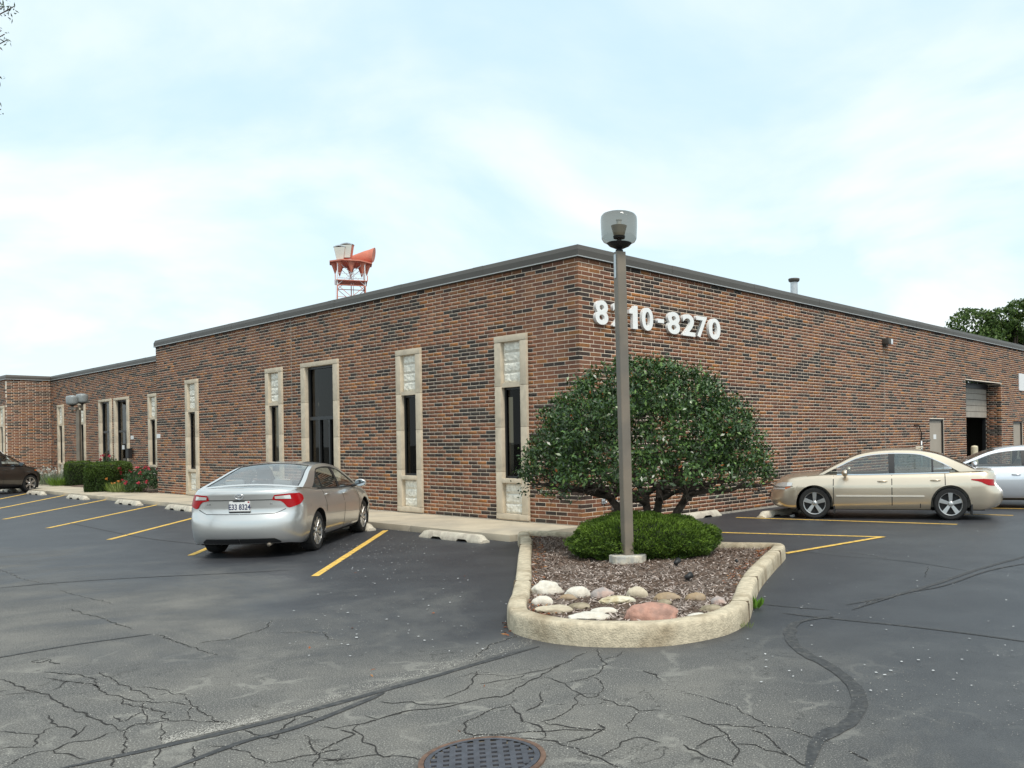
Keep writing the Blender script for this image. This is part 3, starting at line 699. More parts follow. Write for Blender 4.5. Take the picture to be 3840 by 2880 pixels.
# ---- wheel stops
def stop_mesh():
    L_, n = .90, 24; rows = []
    xs = [-L_, -L_+.02]+[lerp(-L_+.08, L_-.08, i/n) for i in range(n+1)]+[L_-.02, L_]
    for x in xs:
        e = abs(x); h = .135 if e < L_-.10 else lerp(.135, .05, max(0, (e-(L_-.10))/.10)); wb_ = .10; wt = .065
        zl = .045 if .22 < e < .50 else 0.0
        rows.append([(x, -wb_, zl), (x, -wb_, .03+zl*.4), (x, -wt, h-.02), (x, -wt+.02, h), (x, wt-.02, h), (x, wt, h-.02), (x, wb_, .03+zl*.4), (x, wb_, zl)])
    mb = MB(); mb.grid(rows, True); mb.add(rows[0], [tuple(range(8))]); mb.add(rows[-1], [tuple(range(8))[::-1]])
    return mb.mesh('wheel_stop', angle=45)
sm = stop_mesh(); sm.materials.append(m_stop)
STOPS = [((925, 1155), (1103, 1170), 'concrete wheel stop in the empty stall beside the planting island'),
         ((742, 1128), (842, 1148), 'concrete wheel stop under the nose of the silver sedan'),
         ((380, 1096), (470, 1104), 'concrete wheel stop just left of the silver sedan, partly behind it'),
         ((277, 1085), (346, 1091), 'concrete wheel stop in front of the rose bushes, second left of the silver sedan'),
         ((187, 1072), (245, 1079), 'concrete wheel stop in front of the long hedge, third left of the silver sedan'),
         ((112, 1062), (162, 1069), 'concrete wheel stop in the stall right next to the dark brown crossover'),
         ((62, 1056), (104, 1062), 'concrete wheel stop at the front wheel of the dark brown crossover')]
for a_, b_, lab in STOPS:
    p, q2 = G(*a_), G(*b_); c = (p+q2)/2; x, yl = w2loc(c); x = -2.15 if x > -2.6 else x; c = loc2w(x, yl)
    o = bpy.data.objects.new('wheel_stop', sm); COL.objects.link(o); o.location = (c.x, c.y, 0); o.rotation_euler = (0, 0, RZ+PI/2+rnd.uniform(-.02, .02)); tag(o, lab, 'wheel stop', 'concrete wheel stops')
for (xx, yy), lab in (((1500, 1120), 'cream concrete wheel stop with rust stains behind the yew'), ((1690, 1112), 'concrete wheel stop under the nose of the gold sedan')):
    c = G(xx, yy); x, yl = w2loc(c); 
    o = bpy.data.objects.new('wheel_stop', sm); COL.objects.link(o); o.location = (c.x, c.y, 0); o.rotation_euler = (0, 0, RZ+rnd.uniform(-.02, .02)); tag(o, lab, 'wheel stop', 'concrete wheel stops')

# ---- manhole grate
mc = G(1043, 1642); MR = .315
mh = thing('storm_drain_cover', 'round cast iron drain cover with square holes set in the cracked asphalt', 'drain cover', (mc.x, mc.y, 0), math.radians(12))
MB().lathe([(MR+.035, .001), (MR+.033, .012), (MR+.004, .012), (MR+.004, .003)], 48).build('rim', m_rust, mh, smooth=False)
plate = MB(); n = 48
plate.lathe([(MR, .002), (MR, .013), (MR-.006, .016), (MR-.03, .016)], n)
cell = .066; hs = .0165; grid_r = MR-.03
# solid grate: bars both ways at one level, cut to the circle
for ax_ in (0, 1):
    for i in range(-6, 7):
        c0 = (i+.5)*cell-cell/2+cell/2
        lo, hi = c0-cell/2+hs, c0+cell/2-hs+.0
        lo, hi = i*cell+hs, (i+1)*cell-hs
        mid = max(abs(lo), abs(hi))
        if mid >= grid_r: continue
        ln = math.sqrt(grid_r**2-mid**2)
        z1_ = .0155 if ax_ == 0 else .0150
        if ax_ == 0: plate.box((lo, -ln, .004), (hi, ln, z1_))
        else: plate.box((-ln, lo, .004), (ln, hi, z1_))
plate.build('grate', m_iron, mh)
MB().add([((MR-.01)*math.cos(2*PI*k/32), (MR-.01)*math.sin(2*PI*k/32), .0035) for k in range(32)], [tuple(range(32))]).build('sump', m_hole, mh)

# ------------------------------------------------------------------ the planting island
outer = [(-2.12, 14.95), (-1.95, 13.5), (-1.78, 12.06), (-1.53, 10.14), (-1.40, 9.0), (-1.34, 8.3), (-1.22, 7.86), (-.92, 7.51), (-.58, 7.31), (-.21, 7.24), (.16, 7.26), (.48, 7.42), (.76, 7.68), (.97, 8.1), (1.08, 8.6), (1.18, 9.15), (1.37, 10.01), (1.70, 11.17), (1.98, 12.1), (2.06, 12.5), (1.9, 12.72), (1.0, 13.0), (.0, 13.75), (-1.0, 14.45)]
def smooth_closed(P_, n=5):
    out = []; N_ = len(P_)
    for i in range(N_):
        p = [Vector(P_[(i+k-1) % N_]) for k in range(4)]
        for k in range(n):
            t = k/n; out.append(.5*((2*p[1])+(-p[0]+p[2])*t+(2*p[0]-5*p[1]+4*p[2]-p[3])*t*t+(-p[0]+3*p[1]-3*p[2]+p[3])*t**3))
    return out
OUT = smooth_closed(outer); NO = len(OUT)
def inset(d):
    r = []
    for i, p in enumerate(OUT):
        t = (OUT[(i+1) % NO]-OUT[i-1]).normalized(); n = Vector((-t.y, t.x)); r.append(p+n*d)
    return r
IN = inset(.19)
kr = []
KH = 1.16
for e, z in ((0, -.02), (0, .05), (.003, .128), (.012, .154), (.030, .166), (.10, .169), (.160, .166), (.182, .150), (.188, .12), (.19, .02)):
    ring = inset(e); row = []; z = z*KH
    for i, p in enumerate(ring):
        j = mnoise.fractal(Vector((p.x*3.1, p.y*3.1, z*6)), .7, 2, 4); d = (OUT[i]-p)
        k = .005*j if .03 < z < .19 else 0
        row.append((p.x+k, p.y+k*.6, z+(.003*j if z > .1 else 0)))
    kr.append(row)
kerb = MB().grid(kr[::-1], True).build('island_kerb', m_kerb, None, angle=50); tag(kerb, 'weathered cream concrete kerb around the planting island', 'kerb')
jm = MAT('kerb_joint', (.16, .12, .08), .95)
for i in (7, 17, 66, 78, 88):
    a_, b2 = OUT[i], IN[i]; d = (b2-a_).normalized(); t_ = Vector((-d.y, d.x))*.004; mb = MB()
    for f0, f1, z0, z1 in ((-.006, .012, .0, .17), (.0, .188, .10, .1975)):
        q0, q1 = a_+d*f0, a_+d*f1; mb.add([(q0.x-t_.x, q0.y-t_.y, z0), (q1.x-t_.x, q1.y-t_.y, z0), (q1.x+t_.x, q1.y+t_.y, z0), (q0.x+t_.x, q0.y+t_.y, z0), (q0.x-t_.x, q0.y-t_.y, z1), (q1.x-t_.x, q1.y-t_.y, z1), (q1.x+t_.x, q1.y+t_.y, z1), (q0.x+t_.x, q0.y+t_.y, z1)], [(0, 3, 2, 1), (4, 5, 6, 7), (0, 1, 5, 4), (1, 2, 6, 5), (2, 3, 7, 6), (3, 0, 4, 7)])
    mb.build('joint', jm, kerb)
# mulch surface with a low mound
def mulch_z(x, y): return .115+.05*math.exp(-((x/1.1)**2+((y-10.6)/2.6)**2))+.018*mnoise.noise(Vector((x*2.4, y*2.4, 5)))
pts2 = inset(.18); mb = MB(); c0 = Vector((-.05, 10.6)); rows = []
for k in range(15):
    rows.append([(lambda q: (q.x, q.y, mulch_z(q.x, q.y)))(c0.lerp(p, (k+.02)/14.02)) for p in pts2])
mul = mb.grid(rows, True).build('mulch_bed', m_mulch, None, smooth=True); tag(mul, kind='structure')
from mathutils.geometry import intersect_point_line
def inside(x, y, poly):
    r = False; j = len(poly)-1
    for i in range(len(poly)):
        a, b = poly[i], poly[j]
        if (a[1] > y) != (b[1] > y) and x < (b[0]-a[0])*(y-a[1])/(b[1]-a[1])+a[0]: r = not r
        j = i
    return r
def quads(name, C, U, V_, col, mat, parent=None, bend=0.0):
    """leaf-like quads: centre C, half axes U (length) and V (width), all (n,3)"""
    n = len(C); P = np.empty((n, 4, 3)); nr = np.cross(U, V_); nr /= (np.linalg.norm(nr, axis=1, keepdims=True)+1e-9)
    ln = np.linalg.norm(U, axis=1, keepdims=True)
    P[:, 0] = C-U; P[:, 1] = C+V_-nr*ln*bend; P[:, 2] = C+U; P[:, 3] = C-V_-nr*ln*bend
    Q = np.arange(n*4).reshape(n, 4)
    return link(name, np_mesh(name, P.reshape(-1, 3), Q, np.repeat(col, 4, axis=0)), mat, parent)
def rand_dirs(n):
    v = rng.normal(size=(n, 3)); return v/np.linalg.norm(v, axis=1, keepdims=True)
inpoly = [(p.x, p.y) for p in inset(.20)]
C = []
while len(C) < 15000:
    x, y = rng.uniform(-2, 2), rng.uniform(7.3, 14.6)
    if inside(x, y, inpoly): C.append((x, y, mulch_z(x, y)+rng.uniform(.002, .018)))
C = np.array(C); n = len(C); ang = rng.uniform(0, PI, n); tilt = rng.normal(0, .35, n); L_ = rng.uniform(.012, .042, n)
U = np.stack([np.cos(ang)*L_, np.sin(ang)*L_, tilt*L_], 1); Vv = np.stack([-np.sin(ang), np.cos(ang), rng.normal(0, .4, n)], 1)*rng.uniform(.003, .009, n)[:, None]
front = np.clip((11.3-C[:, 1])/2.2, 0, 1)[:, None]; pick = rng.random(n)[:, None]
cb = np.where(pick < .30+.35*front, [.42, .35, .31], np.where(pick < .8, [.19, .135, .105], [.09, .06, .045]))*rng.uniform(.7, 1.3, (n, 1))
o = quads('mulch_chips', C, U, Vv, cb, m_chip); tag(o, 'shredded grey brown bark chips strewn over the island bed', 'mulch', kind='stuff')
# dry leaves caught along the kerb
C = []
for _ in range(420):
    i = rnd.choice(list(range(0, 34))+list(range(76, 100))); p = inset_c = IN[i % NO]; q = Vector(c0).lerp(p, rnd.uniform(.86, .99)); C.append((q.x, q.y, mulch_z(q.x, q.y)+rnd.uniform(.01, .035)))
for _ in range(22): p = G(rnd.uniform(1085, 1112), rnd.uniform(1335, 1375)); C.append((p.x, p.y, .01))
for _ in range(10): p = G(rnd.uniform(600, 1100), rnd.uniform(1180, 1600)); C.append((p.x, p.y, .008))
C = np.array(C); n = len(C); d1 = rand_dirs(n); d1[:, 2] *= .4; d2 = np.cross(d1, rand_dirs(n)); d2[:, 2] *= .4
cb = np.array([[.30, .10, .04], [.22, .075, .035], [.36, .17, .06]])[rng.integers(0, 3, n)]
o = quads('dry_leaves', C, d1*.028, d2*.014, cb, m_chip, bend=.3); tag(o, 'rust brown dry leaves blown along the island kerb', 'leaves', kind='stuff')

# ---- rocks
m_rk = {}
def rock_mat(key, c, c2):
    if key not in m_rk: m_rk[key] = MAT('rock_'+key, c, .85, spec=.25, var=.16, vs=14, col2=c2, c2s=9, bump=.35, bs=45)
    return m_rk[key]
RK = {'white': ((.66, .62, .54), (.56, .51, .43)), 'cream': ((.55, .48, .36), (.42, .36, .27)), 'tan': ((.36, .26, .16), (.30, .23, .16)), 'olive': ((.26, .22, .15), (.33, .28, .2)), 'grey': ((.36, .32, .30), (.45, .33, .28)), 'pink': ((.45, .25, .19), (.33, .20, .16)), 'yellow': ((.52, .44, .28), (.58, .54, .42))}
ROCKS = [(388, 562, 215, 95, 'white', 'tall pointed white rock at the left end of the back row by the kerb'), (595, 592, 185, 75, 'white', 'rounded white rock, second from the left in the back row'),
 (770, 602, 160, 70, 'grey', 'grey and pink boulder in the middle of the back row'), (1010, 607, 150, 72, 'cream', 'ridged cream rock in the back row behind the pink granite'),
 (530, 625, 120, 40, 'tan', 'small tan rock tucked in front of the rounded white rock'), (355, 652, 140, 62, 'white', 'small jagged white rock nearest the left kerb'),
 (430, 708, 245, 62, 'cream', 'long low cream rock in the left front corner'), (615, 682, 160, 45, 'olive', 'flat grey tan rock sunk between the left white rocks'),
 (875, 652, 250, 58, 'yellow', 'long pale yellow rock behind the pink granite'), (785, 717, 185, 45, 'white', 'pitted grey white rock just left of the pink granite'),
 (680, 764, 300, 42, 'white', 'long flat white rock lying against the front kerb'), (1110, 738, 380, 122, 'pink', 'large pink granite boulder at the front of the island'),
 (1220, 627, 185, 58, 'tan', 'smooth tan cobble, right of centre in the back row'), (1200, 667, 110, 40, 'olive', 'small olive cobble behind the right end of the pink granite'),
 (1420, 627, 145, 55, 'tan', 'tan and olive cobble near the black spotlight'), (1520, 692, 155, 50, 'olive', 'olive brown cobble near the right kerb'),
 (1575, 652, 110, 50, 'grey', 'small brownish grey cobble nearest the right kerb'), (1435, 747, 160, 48, 'white', 'low white rock at the front right of the island')]
for i, (cx, cy, w, h, key, lab) in enumerate(ROCKS):
    sx, sy = (1840+cx/1.8433)/K, (1900+(cy+h*.42)/1.8433)/K
    p = G(sx, sy, .135); ppm = 1844/p.y; wm = w/1.8433/K/ppm; hm = max(.055, 1.22*(h/1.8433/K/ppm)-.10*wm)
    bm = bmesh.new(); bmesh.ops.create_icosphere(bm, subdivisions=4 if w > 200 else 3, radius=1)
    dep = wm*.62
    for v in bm.verts:
        q = v.co.copy(); f = 1+.20*mnoise.noise(q*1.1+Vector((i*5.1, 0, 0)))+.10*mnoise.noise(q*2.6+Vector((0, i*3.3, 0)))+.045*mnoise.noise(q*6+Vector((0, 0, i*1.7)))
        if key in ('white', 'yellow', 'cream'): f = f*.8+.2*(round(f*7)/7)
        v.co = Vector((q.x*wm/2*f, q.y*dep/2*f, q.z*hm*.78*f))
    me = bpy.data.meshes.new('rock'); bm.to_mesh(me); bm.free(); me.polygons.foreach_set('use_smooth', [True]*len(me.polygons)); me.set_sharp_from_angle(angle=math.radians(38))
    o = link('rock', me, rock_mat(key, *RK[key])); o.location = (p.x, p.y+dep*.35, mulch_z(p.x, p.y)+hm*.16); o.rotation_euler = (0, 0, rnd.uniform(-.15, .15)); tag(o, lab, 'rock', 'landscape rocks in the island')
# ---- black spotlights in the mulch
for xx, yy, lab in ((1487, 1262, 'small black spotlight standing alone in the mulch right of the lamp post'), (1462, 1137+94, 'black spotlight lying in the mulch by the lamp base'), (1592, 1219, 'tiny black spotlight beside the right kerb')):
    p = G(xx, yy, .12); t = thing('spotlight', lab, 'spotlight', (p.x, p.y, mulch_z(p.x, p.y)), rnd.uniform(0, 3), 'black garden spotlights'); k = .75 if xx < 1500 else .4
    MB().tube([(0, 0, -.03), (0, 0, .05*k)], .012, 8).build('stake', m_black, t)
    MB().tube([(-.05*k, 0, .06*k), (.0, 0, .075*k), (.06*k, 0, .10*k)], [.032*k, .042*k, .052*k], 12).build('head', m_black, t, smooth=True)

# ---- lamp post
lp = G(1356, 1228, .09)
lamp = thing('lamp_post', 'square bronze lamp post with smoked globe on a concrete footing in the island', 'lamp post', (lp.x, lp.y+.12, .06), math.radians(28))
MB().prism([(x*.58, y*.58) for x, y in [(-.42, -.42), (.42, -.42), (.42, .42), (-.42, .42)]], -.05, .085).build('lower_footing', m_found, lamp, bevel=.02)
oc = [(.245*math.cos(PI/8+k*PI/4), .245*math.sin(PI/8+k*PI/4)) for k in range(8)]
MB().prism(oc, .086, .195).build('footing', MAT('footing_concrete', (.42, .41, .37), .9, var=.25, vs=9, col2=(.55, .5, .4), c2s=7, bump=.3, bs=40), lamp, bevel=.008)
lean = Vector((-.0135*3.6, 0, 0)); lean.rotate(Matrix.Rotation(-math.radians(28), 3, 'Z'))
PT = AT(1331, 545, lp.y+.12).z-.06; hw = .064
rows = []
for z in (.196, 1.2, 2.4, PT):
    dx = lean*((z-.18)/(PT-.18)); c_ = hw*.86
    rows.append([(dx.x+x, dx.y+y, z) for x, y in ((-c_, -hw), (c_, -hw), (hw, -c_), (hw, c_), (c_, hw), (-c_, hw), (-hw, c_), (-hw, -c_))])
mb = MB().grid(rows, True); mb.add(rows[-1], [tuple(range(8))]); mb.build('pole', m_pole, lamp)
tp = lean
MB().box((tp.x-hw-.004, tp.y-.03, PT-.34), (tp.x-hw-.001, tp.y+.03, PT-.03)).build('hand_hole_cover', m_galv, lamp)
MB().lathe([(.001, PT+.0), (.05, PT+.0), (.05, PT+.03), (.035, PT+.03), (.035, PT+.055)], 20, (tp.x, tp.y, 0)).build('neck', m_black, lamp, smooth=True)
g0 = PT+.045
MB().lathe([(.001, g0), (.06, g0+.004), (.13, g0+.035), (.165, g0+.07), (.160, g0+.075), (.1, g0+.075), (.001, g0+.078)], 32, (tp.x, tp.y, 0)).build('bowl', m_black, lamp, angle=40)
gl = [(.165, .070), (.208, .092), (.228, .125), (.234, .18), (.239, .28), (.241, .37), (.236, .415), (.214, .447), (.165, .466), (.10, .484), (.05, .491), (.001, .493)]
MB().lathe([(r, g0+z) for r, z in gl], 40, (tp.x, tp.y, 0)).build('globe', m_globe, lamp, smooth=True)
MB().lathe([(.03, g0+.07), (.03, g0+.13), (.075, g0+.135), (.08, g0+.165), (.06, g0+.17)], 20, (tp.x, tp.y, 0)).build('socket', m_black, lamp, angle=40)
MB().lathe([(.07, g0+.17), (.105, g0+.30), (.098, g0+.30), (.001, g0+.29)], 24, (tp.x, tp.y, 0)).build('reflector', m_bone, lamp, angle=40)
MB().lathe([(.032, g0+.29), (.032, g0+.37), (.04, g0+.372), (.04, g0+.38), (.001, g0+.382)], 16, (tp.x, tp.y, 0)).build('bulb', m_white, lamp, angle=40)

# ---- clipped yew in front
def dome_pts(n, rx, ry, h, zlow, lump, seed, depth=.12):
    th = rng.uniform(0, 2*PI, n); u = rng.random(n)
    el = np.arcsin(u*(1-math.sin(zlow))+math.sin(zlow)); d = np.stack([np.cos(el)*np.cos(th), np.cos(el)*np.sin(th), np.sin(el)], 1)
    f = np.array([1+lump*mnoise.noise(Vector(q)*2.6+Vector((seed, 0, 0)))+lump*.7*mnoise.noise(Vector(q)*6+Vector((0, seed, 0))) for q in d])
    r = f*(1-depth*rng.random(n)**1.6)
    return d, d*r[:, None]*np.array([rx, ry, h])
yc = Vector((.0, 12.05, .10)); yew = thing('yew_bush', 'low clipped yellow green yew mound behind the lamp post', 'bush', tuple(yc))
d, P = dome_pts(42000, 1.04, .95, .375, -.55, .12, 3, .16)
P[:, 2] += .24
nn = len(P); dirs = d*.8+rand_dirs(nn)*.75+np.array([0, 0, .35]); dirs /= np.linalg.norm(dirs, axis=1, keepdims=True)
V2 = np.cross(dirs, rand_dirs(nn)); V2 /= np.linalg.norm(V2, axis=1, keepdims=True)
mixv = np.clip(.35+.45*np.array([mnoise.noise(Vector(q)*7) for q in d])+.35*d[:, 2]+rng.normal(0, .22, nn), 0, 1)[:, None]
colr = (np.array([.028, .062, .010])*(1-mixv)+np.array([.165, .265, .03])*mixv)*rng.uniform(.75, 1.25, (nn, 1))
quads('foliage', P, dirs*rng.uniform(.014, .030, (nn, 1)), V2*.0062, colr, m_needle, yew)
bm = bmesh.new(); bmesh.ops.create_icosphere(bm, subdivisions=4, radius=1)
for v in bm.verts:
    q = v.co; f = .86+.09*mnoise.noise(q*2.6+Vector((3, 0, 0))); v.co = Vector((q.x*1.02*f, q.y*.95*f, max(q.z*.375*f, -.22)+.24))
me = bpy.data.meshes.new('shaded_core'); bm.to_mesh(me); bm.free(); link('shaded_core', me, m_core, yew)  # solid core, no twigs; its dark colour stands for inner shade
for k in range(7):
    a = k*.9; MB().tube([(0, 0, -.05), (.25*math.cos(a), .22*math.sin(a), .2), (.6*math.cos(a), .5*math.sin(a), .34)], [.03, .02, .01], 6).build('stem', m_bark, yew)

# ---- the dome shaped ornamental tree
tb = Vector((.12, 13.25, .08)); tree = thing('ornamental_tree', 'dome shaped small tree with glossy dark leaves and low crooked trunks in the island', 'tree', tuple(tb))
ctr = Vector((-.06, .0, .92)); RXc, RYc, RZc = 1.93, 1.75, 1.98
tw = []
def limb(mbk, p, q, r0, r1, wob, n=7):
    pts = []
    for i in range(n+1):
        t = i/n; c = p.lerp(q, t)+Vector((mnoise.noise(Vector((t*3, wob, 0))), mnoise.noise(Vector((t*3, wob, 7))), .6*mnoise.noise(Vector((t*3, wob, 13)))))*.14*math.sin(PI*t)
        pts.append(c)
    mbk.tube(pts, [lerp(r0, r1, i/n) for i in range(n+1)], 7); return pts
mb = MB()
base_l = [(-.22, .05, .0), (-.05, -.06, 0), (.06, .05, 0), (.18, -.02, 0)]
tips = []
for i, (bx, by, bz) in enumerate(base_l):
    q = Vector((bx*3.4+rnd.uniform(-.1, .1), rnd.uniform(-.3, .3), .85+rnd.uniform(-.05, .15)))
    pts = limb(mb, Vector((bx*.5, by*.6, -.05)), q, .085, .055, i*3.1)
    for j in range(5):
        a = rnd.uniform(0, 2*PI) if j else (PI if bx < 0 else 0); el = rnd.uniform(.05, 1.1) if j > 1 else .12
        e = q+Vector((math.cos(a)*math.cos(el)*1.15, math.sin(a)*math.cos(el), math.sin(el)*1.0))
        p2 = limb(mb, pts[-2 if j % 2 else -1], e, .045, .018, i*7+j); tips.append(p2)
    mb.build('trunk', m_bark, tree, smooth=True); mb = MB()
brn = MB()
for p2 in tips:
    for j in range(7):
        p = p2[rnd.randint(3, len(p2)-1)]; a = rnd.uniform(0, 2*PI); el = rnd.uniform(-.25, 1.0)
        e = p+Vector((math.cos(a)*math.cos(el), math.sin(a)*math.cos(el), math.sin(el)))*rnd.uniform(.3, .75)
        limb(brn, p, e, .014, .005, rnd.uniform(0, 50), 4)
for j in range(130):        # bare twigs on the underside
    a = rnd.uniform(0, 2*PI); r = rnd.uniform(.5, 1.75); p = ctr+Vector((math.cos(a)*r, math.sin(a)*r*.9, rnd.uniform(-.02, .18)))
    e = p+Vector((math.cos(a)*rnd.uniform(-.1, .35), math.sin(a)*rnd.uniform(-.1, .3), rnd.uniform(-.20, .05))); limb(brn, p, e, .007, .003, rnd.uniform(0, 90), 3)
brn.build('branches', m_bark, tree, smooth=True)['kind'] = 'stuff'
dc, Pc = dome_pts(2000, RXc, RYc, RZc, -.02, .04, 9, .34)
shoot = rng.random(2000) < .035; Pc[shoot] *= rng.uniform(1.02, 1.07, (shoot.sum(), 1))
kp = []
for i, q in enumerate(Pc):
    r_ = math.hypot(q[0]-.05, q[1]); und = .16+.46*max(0, 1-(r_/1.5)**2); g = mnoise.noise(Vector(q)*1.5+Vector((2, 4, 1)))
    kp.append(not ((q[2] < und and rng.random() < .86) or (g > .33 and rng.random() < .6)))
Pc = Pc[np.array(kp)]; dc = dc[np.array(kp)]; nl = rng.integers(14, 34, len(Pc)); idx = np.repeat(np.arange(len(Pc)), nl)
P = Pc[idx]+rng.normal(0, 1, (len(idx), 3))*np.array([.085, .085, .06])*rng.uniform(.5, 1.1, (len(idx), 1)); d = dc[idx]; nn = len(P); tone = rng.uniform(.72, 1.35, len(Pc))[idx][:, None]
P = P+np.array(ctr)
dirs = d*.55+rand_dirs(nn)*.9; dirs /= np.linalg.norm(dirs, axis=1, keepdims=True)
V2 = np.cross(dirs, d*.6+rand_dirs(nn)*.6+np.array([0, 0, .6])); V2 /= (np.linalg.norm(V2, axis=1, keepdims=True)+1e-9)
sz = rng.uniform(.026, .044, (nn, 1)); pk = rng.random(nn)[:, None]
colr = np.where(pk < .5, [.030, .066, .017], np.where(pk < .86, [.060, .118, .026], np.where(pk < .9965, [.115, .19, .045], [.42, .12, .035])))*rng.uniform(.75, 1.25, (nn, 1))*tone
quads('foliage', P, dirs*sz, V2*sz*.46, colr, m_leaf, tree, bend=.22)
k = 20*6; q = np.repeat(P[rng.integers(0, nn, 6)], 20, axis=0)          # a few orange sprays
o = quads('orange_leaves', q+rng.normal(0, .05, (k, 3)), (dq := rand_dirs(k))*.028, np.cross(dq, rand_dirs(k))*.013, np.tile([[.42, .10, .03]], (k, 1))*rng.uniform(.6, 1.2, (k, 1)), m_leaf, tree); o['kind'] = 'stuff'
# ---- weeds at the kerb
def tuft(name, lab, loc, n, h, spread, col, wdt=.006, group=None, cat='plant', mat=None, fl=None):
    t = thing(name, lab, cat, loc, 0, group); C = []; 
    a = rng.uniform(0, 2*PI, n); r = spread*np.sqrt(rng.random(n)); ln = rng.uniform(.5, 1, n)*h; le = rng.uniform(.1, .7, n)
    Dv = np.stack([np.cos(a)*le, np.sin(a)*le, np.ones(n)], 1); Dv /= np.linalg.norm(Dv, axis=1, keepdims=True)
    Cc = np.stack([np.cos(a)*r, np.sin(a)*r, np.zeros(n)], 1)+Dv*(ln/2)[:, None]
    vv = np.cross(Dv, rand_dirs(n)); vv /= np.linalg.norm(vv, axis=1, keepdims=True)
    quads('leaves', Cc, Dv*(ln/2)[:, None], vv*wdt, np.array(col)*rng.uniform(.6, 1.4, (n, 1)), mat or m_tree, t, bend=.15)
    if fl is not None:
        k, fc, fs, fz = fl; Cf = np.stack([rng.normal(0, spread*.7, k), rng.normal(0, spread*.7, k), rng.uniform(fz*.55, fz, k)], 1); d_ = rand_dirs(k*5); v_ = np.cross(d_, rand_dirs(k*5))
        quads('flowers', np.repeat(Cf, 5, axis=0)+rng.normal(0, fs*.5, (k*5, 3)), d_*fs, v_*fs*.7, np.array(fc)*rng.uniform(.7, 1.2, (k*5, 1)), m_tree, t)['kind'] = 'stuff'
    return t
p = G(1634, 1315); tuft('kerb_weed', 'bright green weed growing at the foot of the island kerb', (p.x, p.y, 0), 26, .17, .03, (.12, .24, .03), .016)
p = G(1612, 1358); tuft('kerb_grass', 'thin grass tuft in the joint at the front right of the kerb', (p.x, p.y, 0), 26, .08, .05, (.15, .2, .05), .003)
p = G(1163, 1158, .1); tuft('bed_weed', 'tiny weed in the back left corner of the mulch', (p.x, p.y, .1), 30, .1, .06, (.1, .2, .04), .012)

# ------------------------------------------------------------------ far plants by the recess
def hedge(name, lab, c, lx, ly, h, rz, n):
    t = thing(name, lab, 'hedge', c, rz, 'clipped hedges by the recessed entrance')
    f = rng.integers(0, 5, n); u = rng.uniform(-1, 1, n); v = rng.uniform(0, 1, n); X = np.where(f == 0, 1, np.where(f == 1, -1, u)); w2 = rng.uniform(-1, 1, n)
    Yv = np.where(f == 2, 1, np.where(f == 3, -1, w2)); Zv = np.where(f == 4, 1, v)
    rr = np.maximum(np.abs(X), np.abs(Yv)); k = (X**8+Yv**8+(Zv*.98)**8)**(1/8); X, Yv, Zv = X/k, Yv/k, Zv/k
    P = np.stack([X*lx/2, Yv*ly/2, Zv*h], 1)+rng.normal(0, .018, (n, 3)); d_ = rand_dirs(n); v_ = np.cross(d_, rand_dirs(n)); v_ /= np.linalg.norm(v_, axis=1, keepdims=True)
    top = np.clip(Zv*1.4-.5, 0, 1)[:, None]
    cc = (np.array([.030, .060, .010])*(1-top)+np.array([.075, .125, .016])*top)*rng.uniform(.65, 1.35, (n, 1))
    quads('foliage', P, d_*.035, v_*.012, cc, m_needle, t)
    b = MB(); b.box((-lx/2*.93, -ly/2*.93, .03), (lx/2*.93, ly/2*.93, h*.95)); b.build('shaded_core', m_core, t, bevel=.12)  # solid box core under the leaves, coloured as the hedge's inner shade
    MB().tube([(0, 0, -.05), (0, 0, .2)], .06, 8).build('stem', m_bark, t)
    return t
def bedpt(x, dloc):             # photo column x, on the line parallel to the wall at building-local x = dloc
    ru = Run((dloc, 0), (0, 1), (-1, 0)); a, _ = ru.hit(x, 1030); return loc2w(dloc, a)
cA, cB = bedpt(237, -.05), bedpt(166, .25)
hedge('hedge', 'long clipped dark green hedge with rounded ends in front of the recessed doors', (cA.x, cA.y, .1), 3.9, 1.0, 1.05, RZ+math.radians(62), 15000)
hedge('hedge', 'small clipped hedge just left of the long hedge', (cB.x-.3, cB.y+.6, .1), 1.5, 1.0, 1.02, RZ+math.radians(80), 7000)
def rose(lab, c, n, rad, h, nf):
    t = thing('rose_bush', lab, 'rose bush', c, 0, 'red rose bushes by the front bed')
    d_, P = dome_pts(n, rad, rad, h*.55, -.6, .2, rnd.uniform(0, 20), .6); P[:, 2] += h*.42; dd = rand_dirs(n); vv = np.cross(dd, rand_dirs(n))
    quads('foliage', P, dd*.045, vv*.028, np.array([.035, .075, .025])*rng.uniform(.6, 1.6, (n, 1)), m_tree, t)
    for k in range(6): a = k*1.05; MB().tube([(0, 0, 0), (rad*.35*math.cos(a), rad*.35*math.sin(a), h*.5), (rad*.6*math.cos(a), rad*.6*math.sin(a), h*.8)], [.015, .01, .006], 5).build('cane', m_bark, t)
    for k in range(nf):
        a = rnd.uniform(0, 2*PI); e = rnd.uniform(-.1, 1.3); q = np.array([math.cos(a)*math.cos(e)*rad, math.sin(a)*math.cos(e)*rad, h*.42+math.sin(e)*h*.55]); m = 9
        dq = rand_dirs(m); vq = np.cross(dq, rand_dirs(m)); quads('bloom', q+rng.normal(0, .022, (m, 3)), dq*.045, vq*.036, np.tile([[.50, .045, .075]], (m, 1))*rng.uniform(.6, 1.3, (m, 1)), m_tree, t)
c = bedpt(312, -.10); rose('wide red rose bush at the end of the bed by the brick corner', (c.x, c.y, .1), 1800, .72, .95, 22)
c = bedpt(233, -1.0+.6); rose('slim red rose bush standing in front of the long hedge', (c.x, c.y, .1), 500, .42, 1.45, 13)
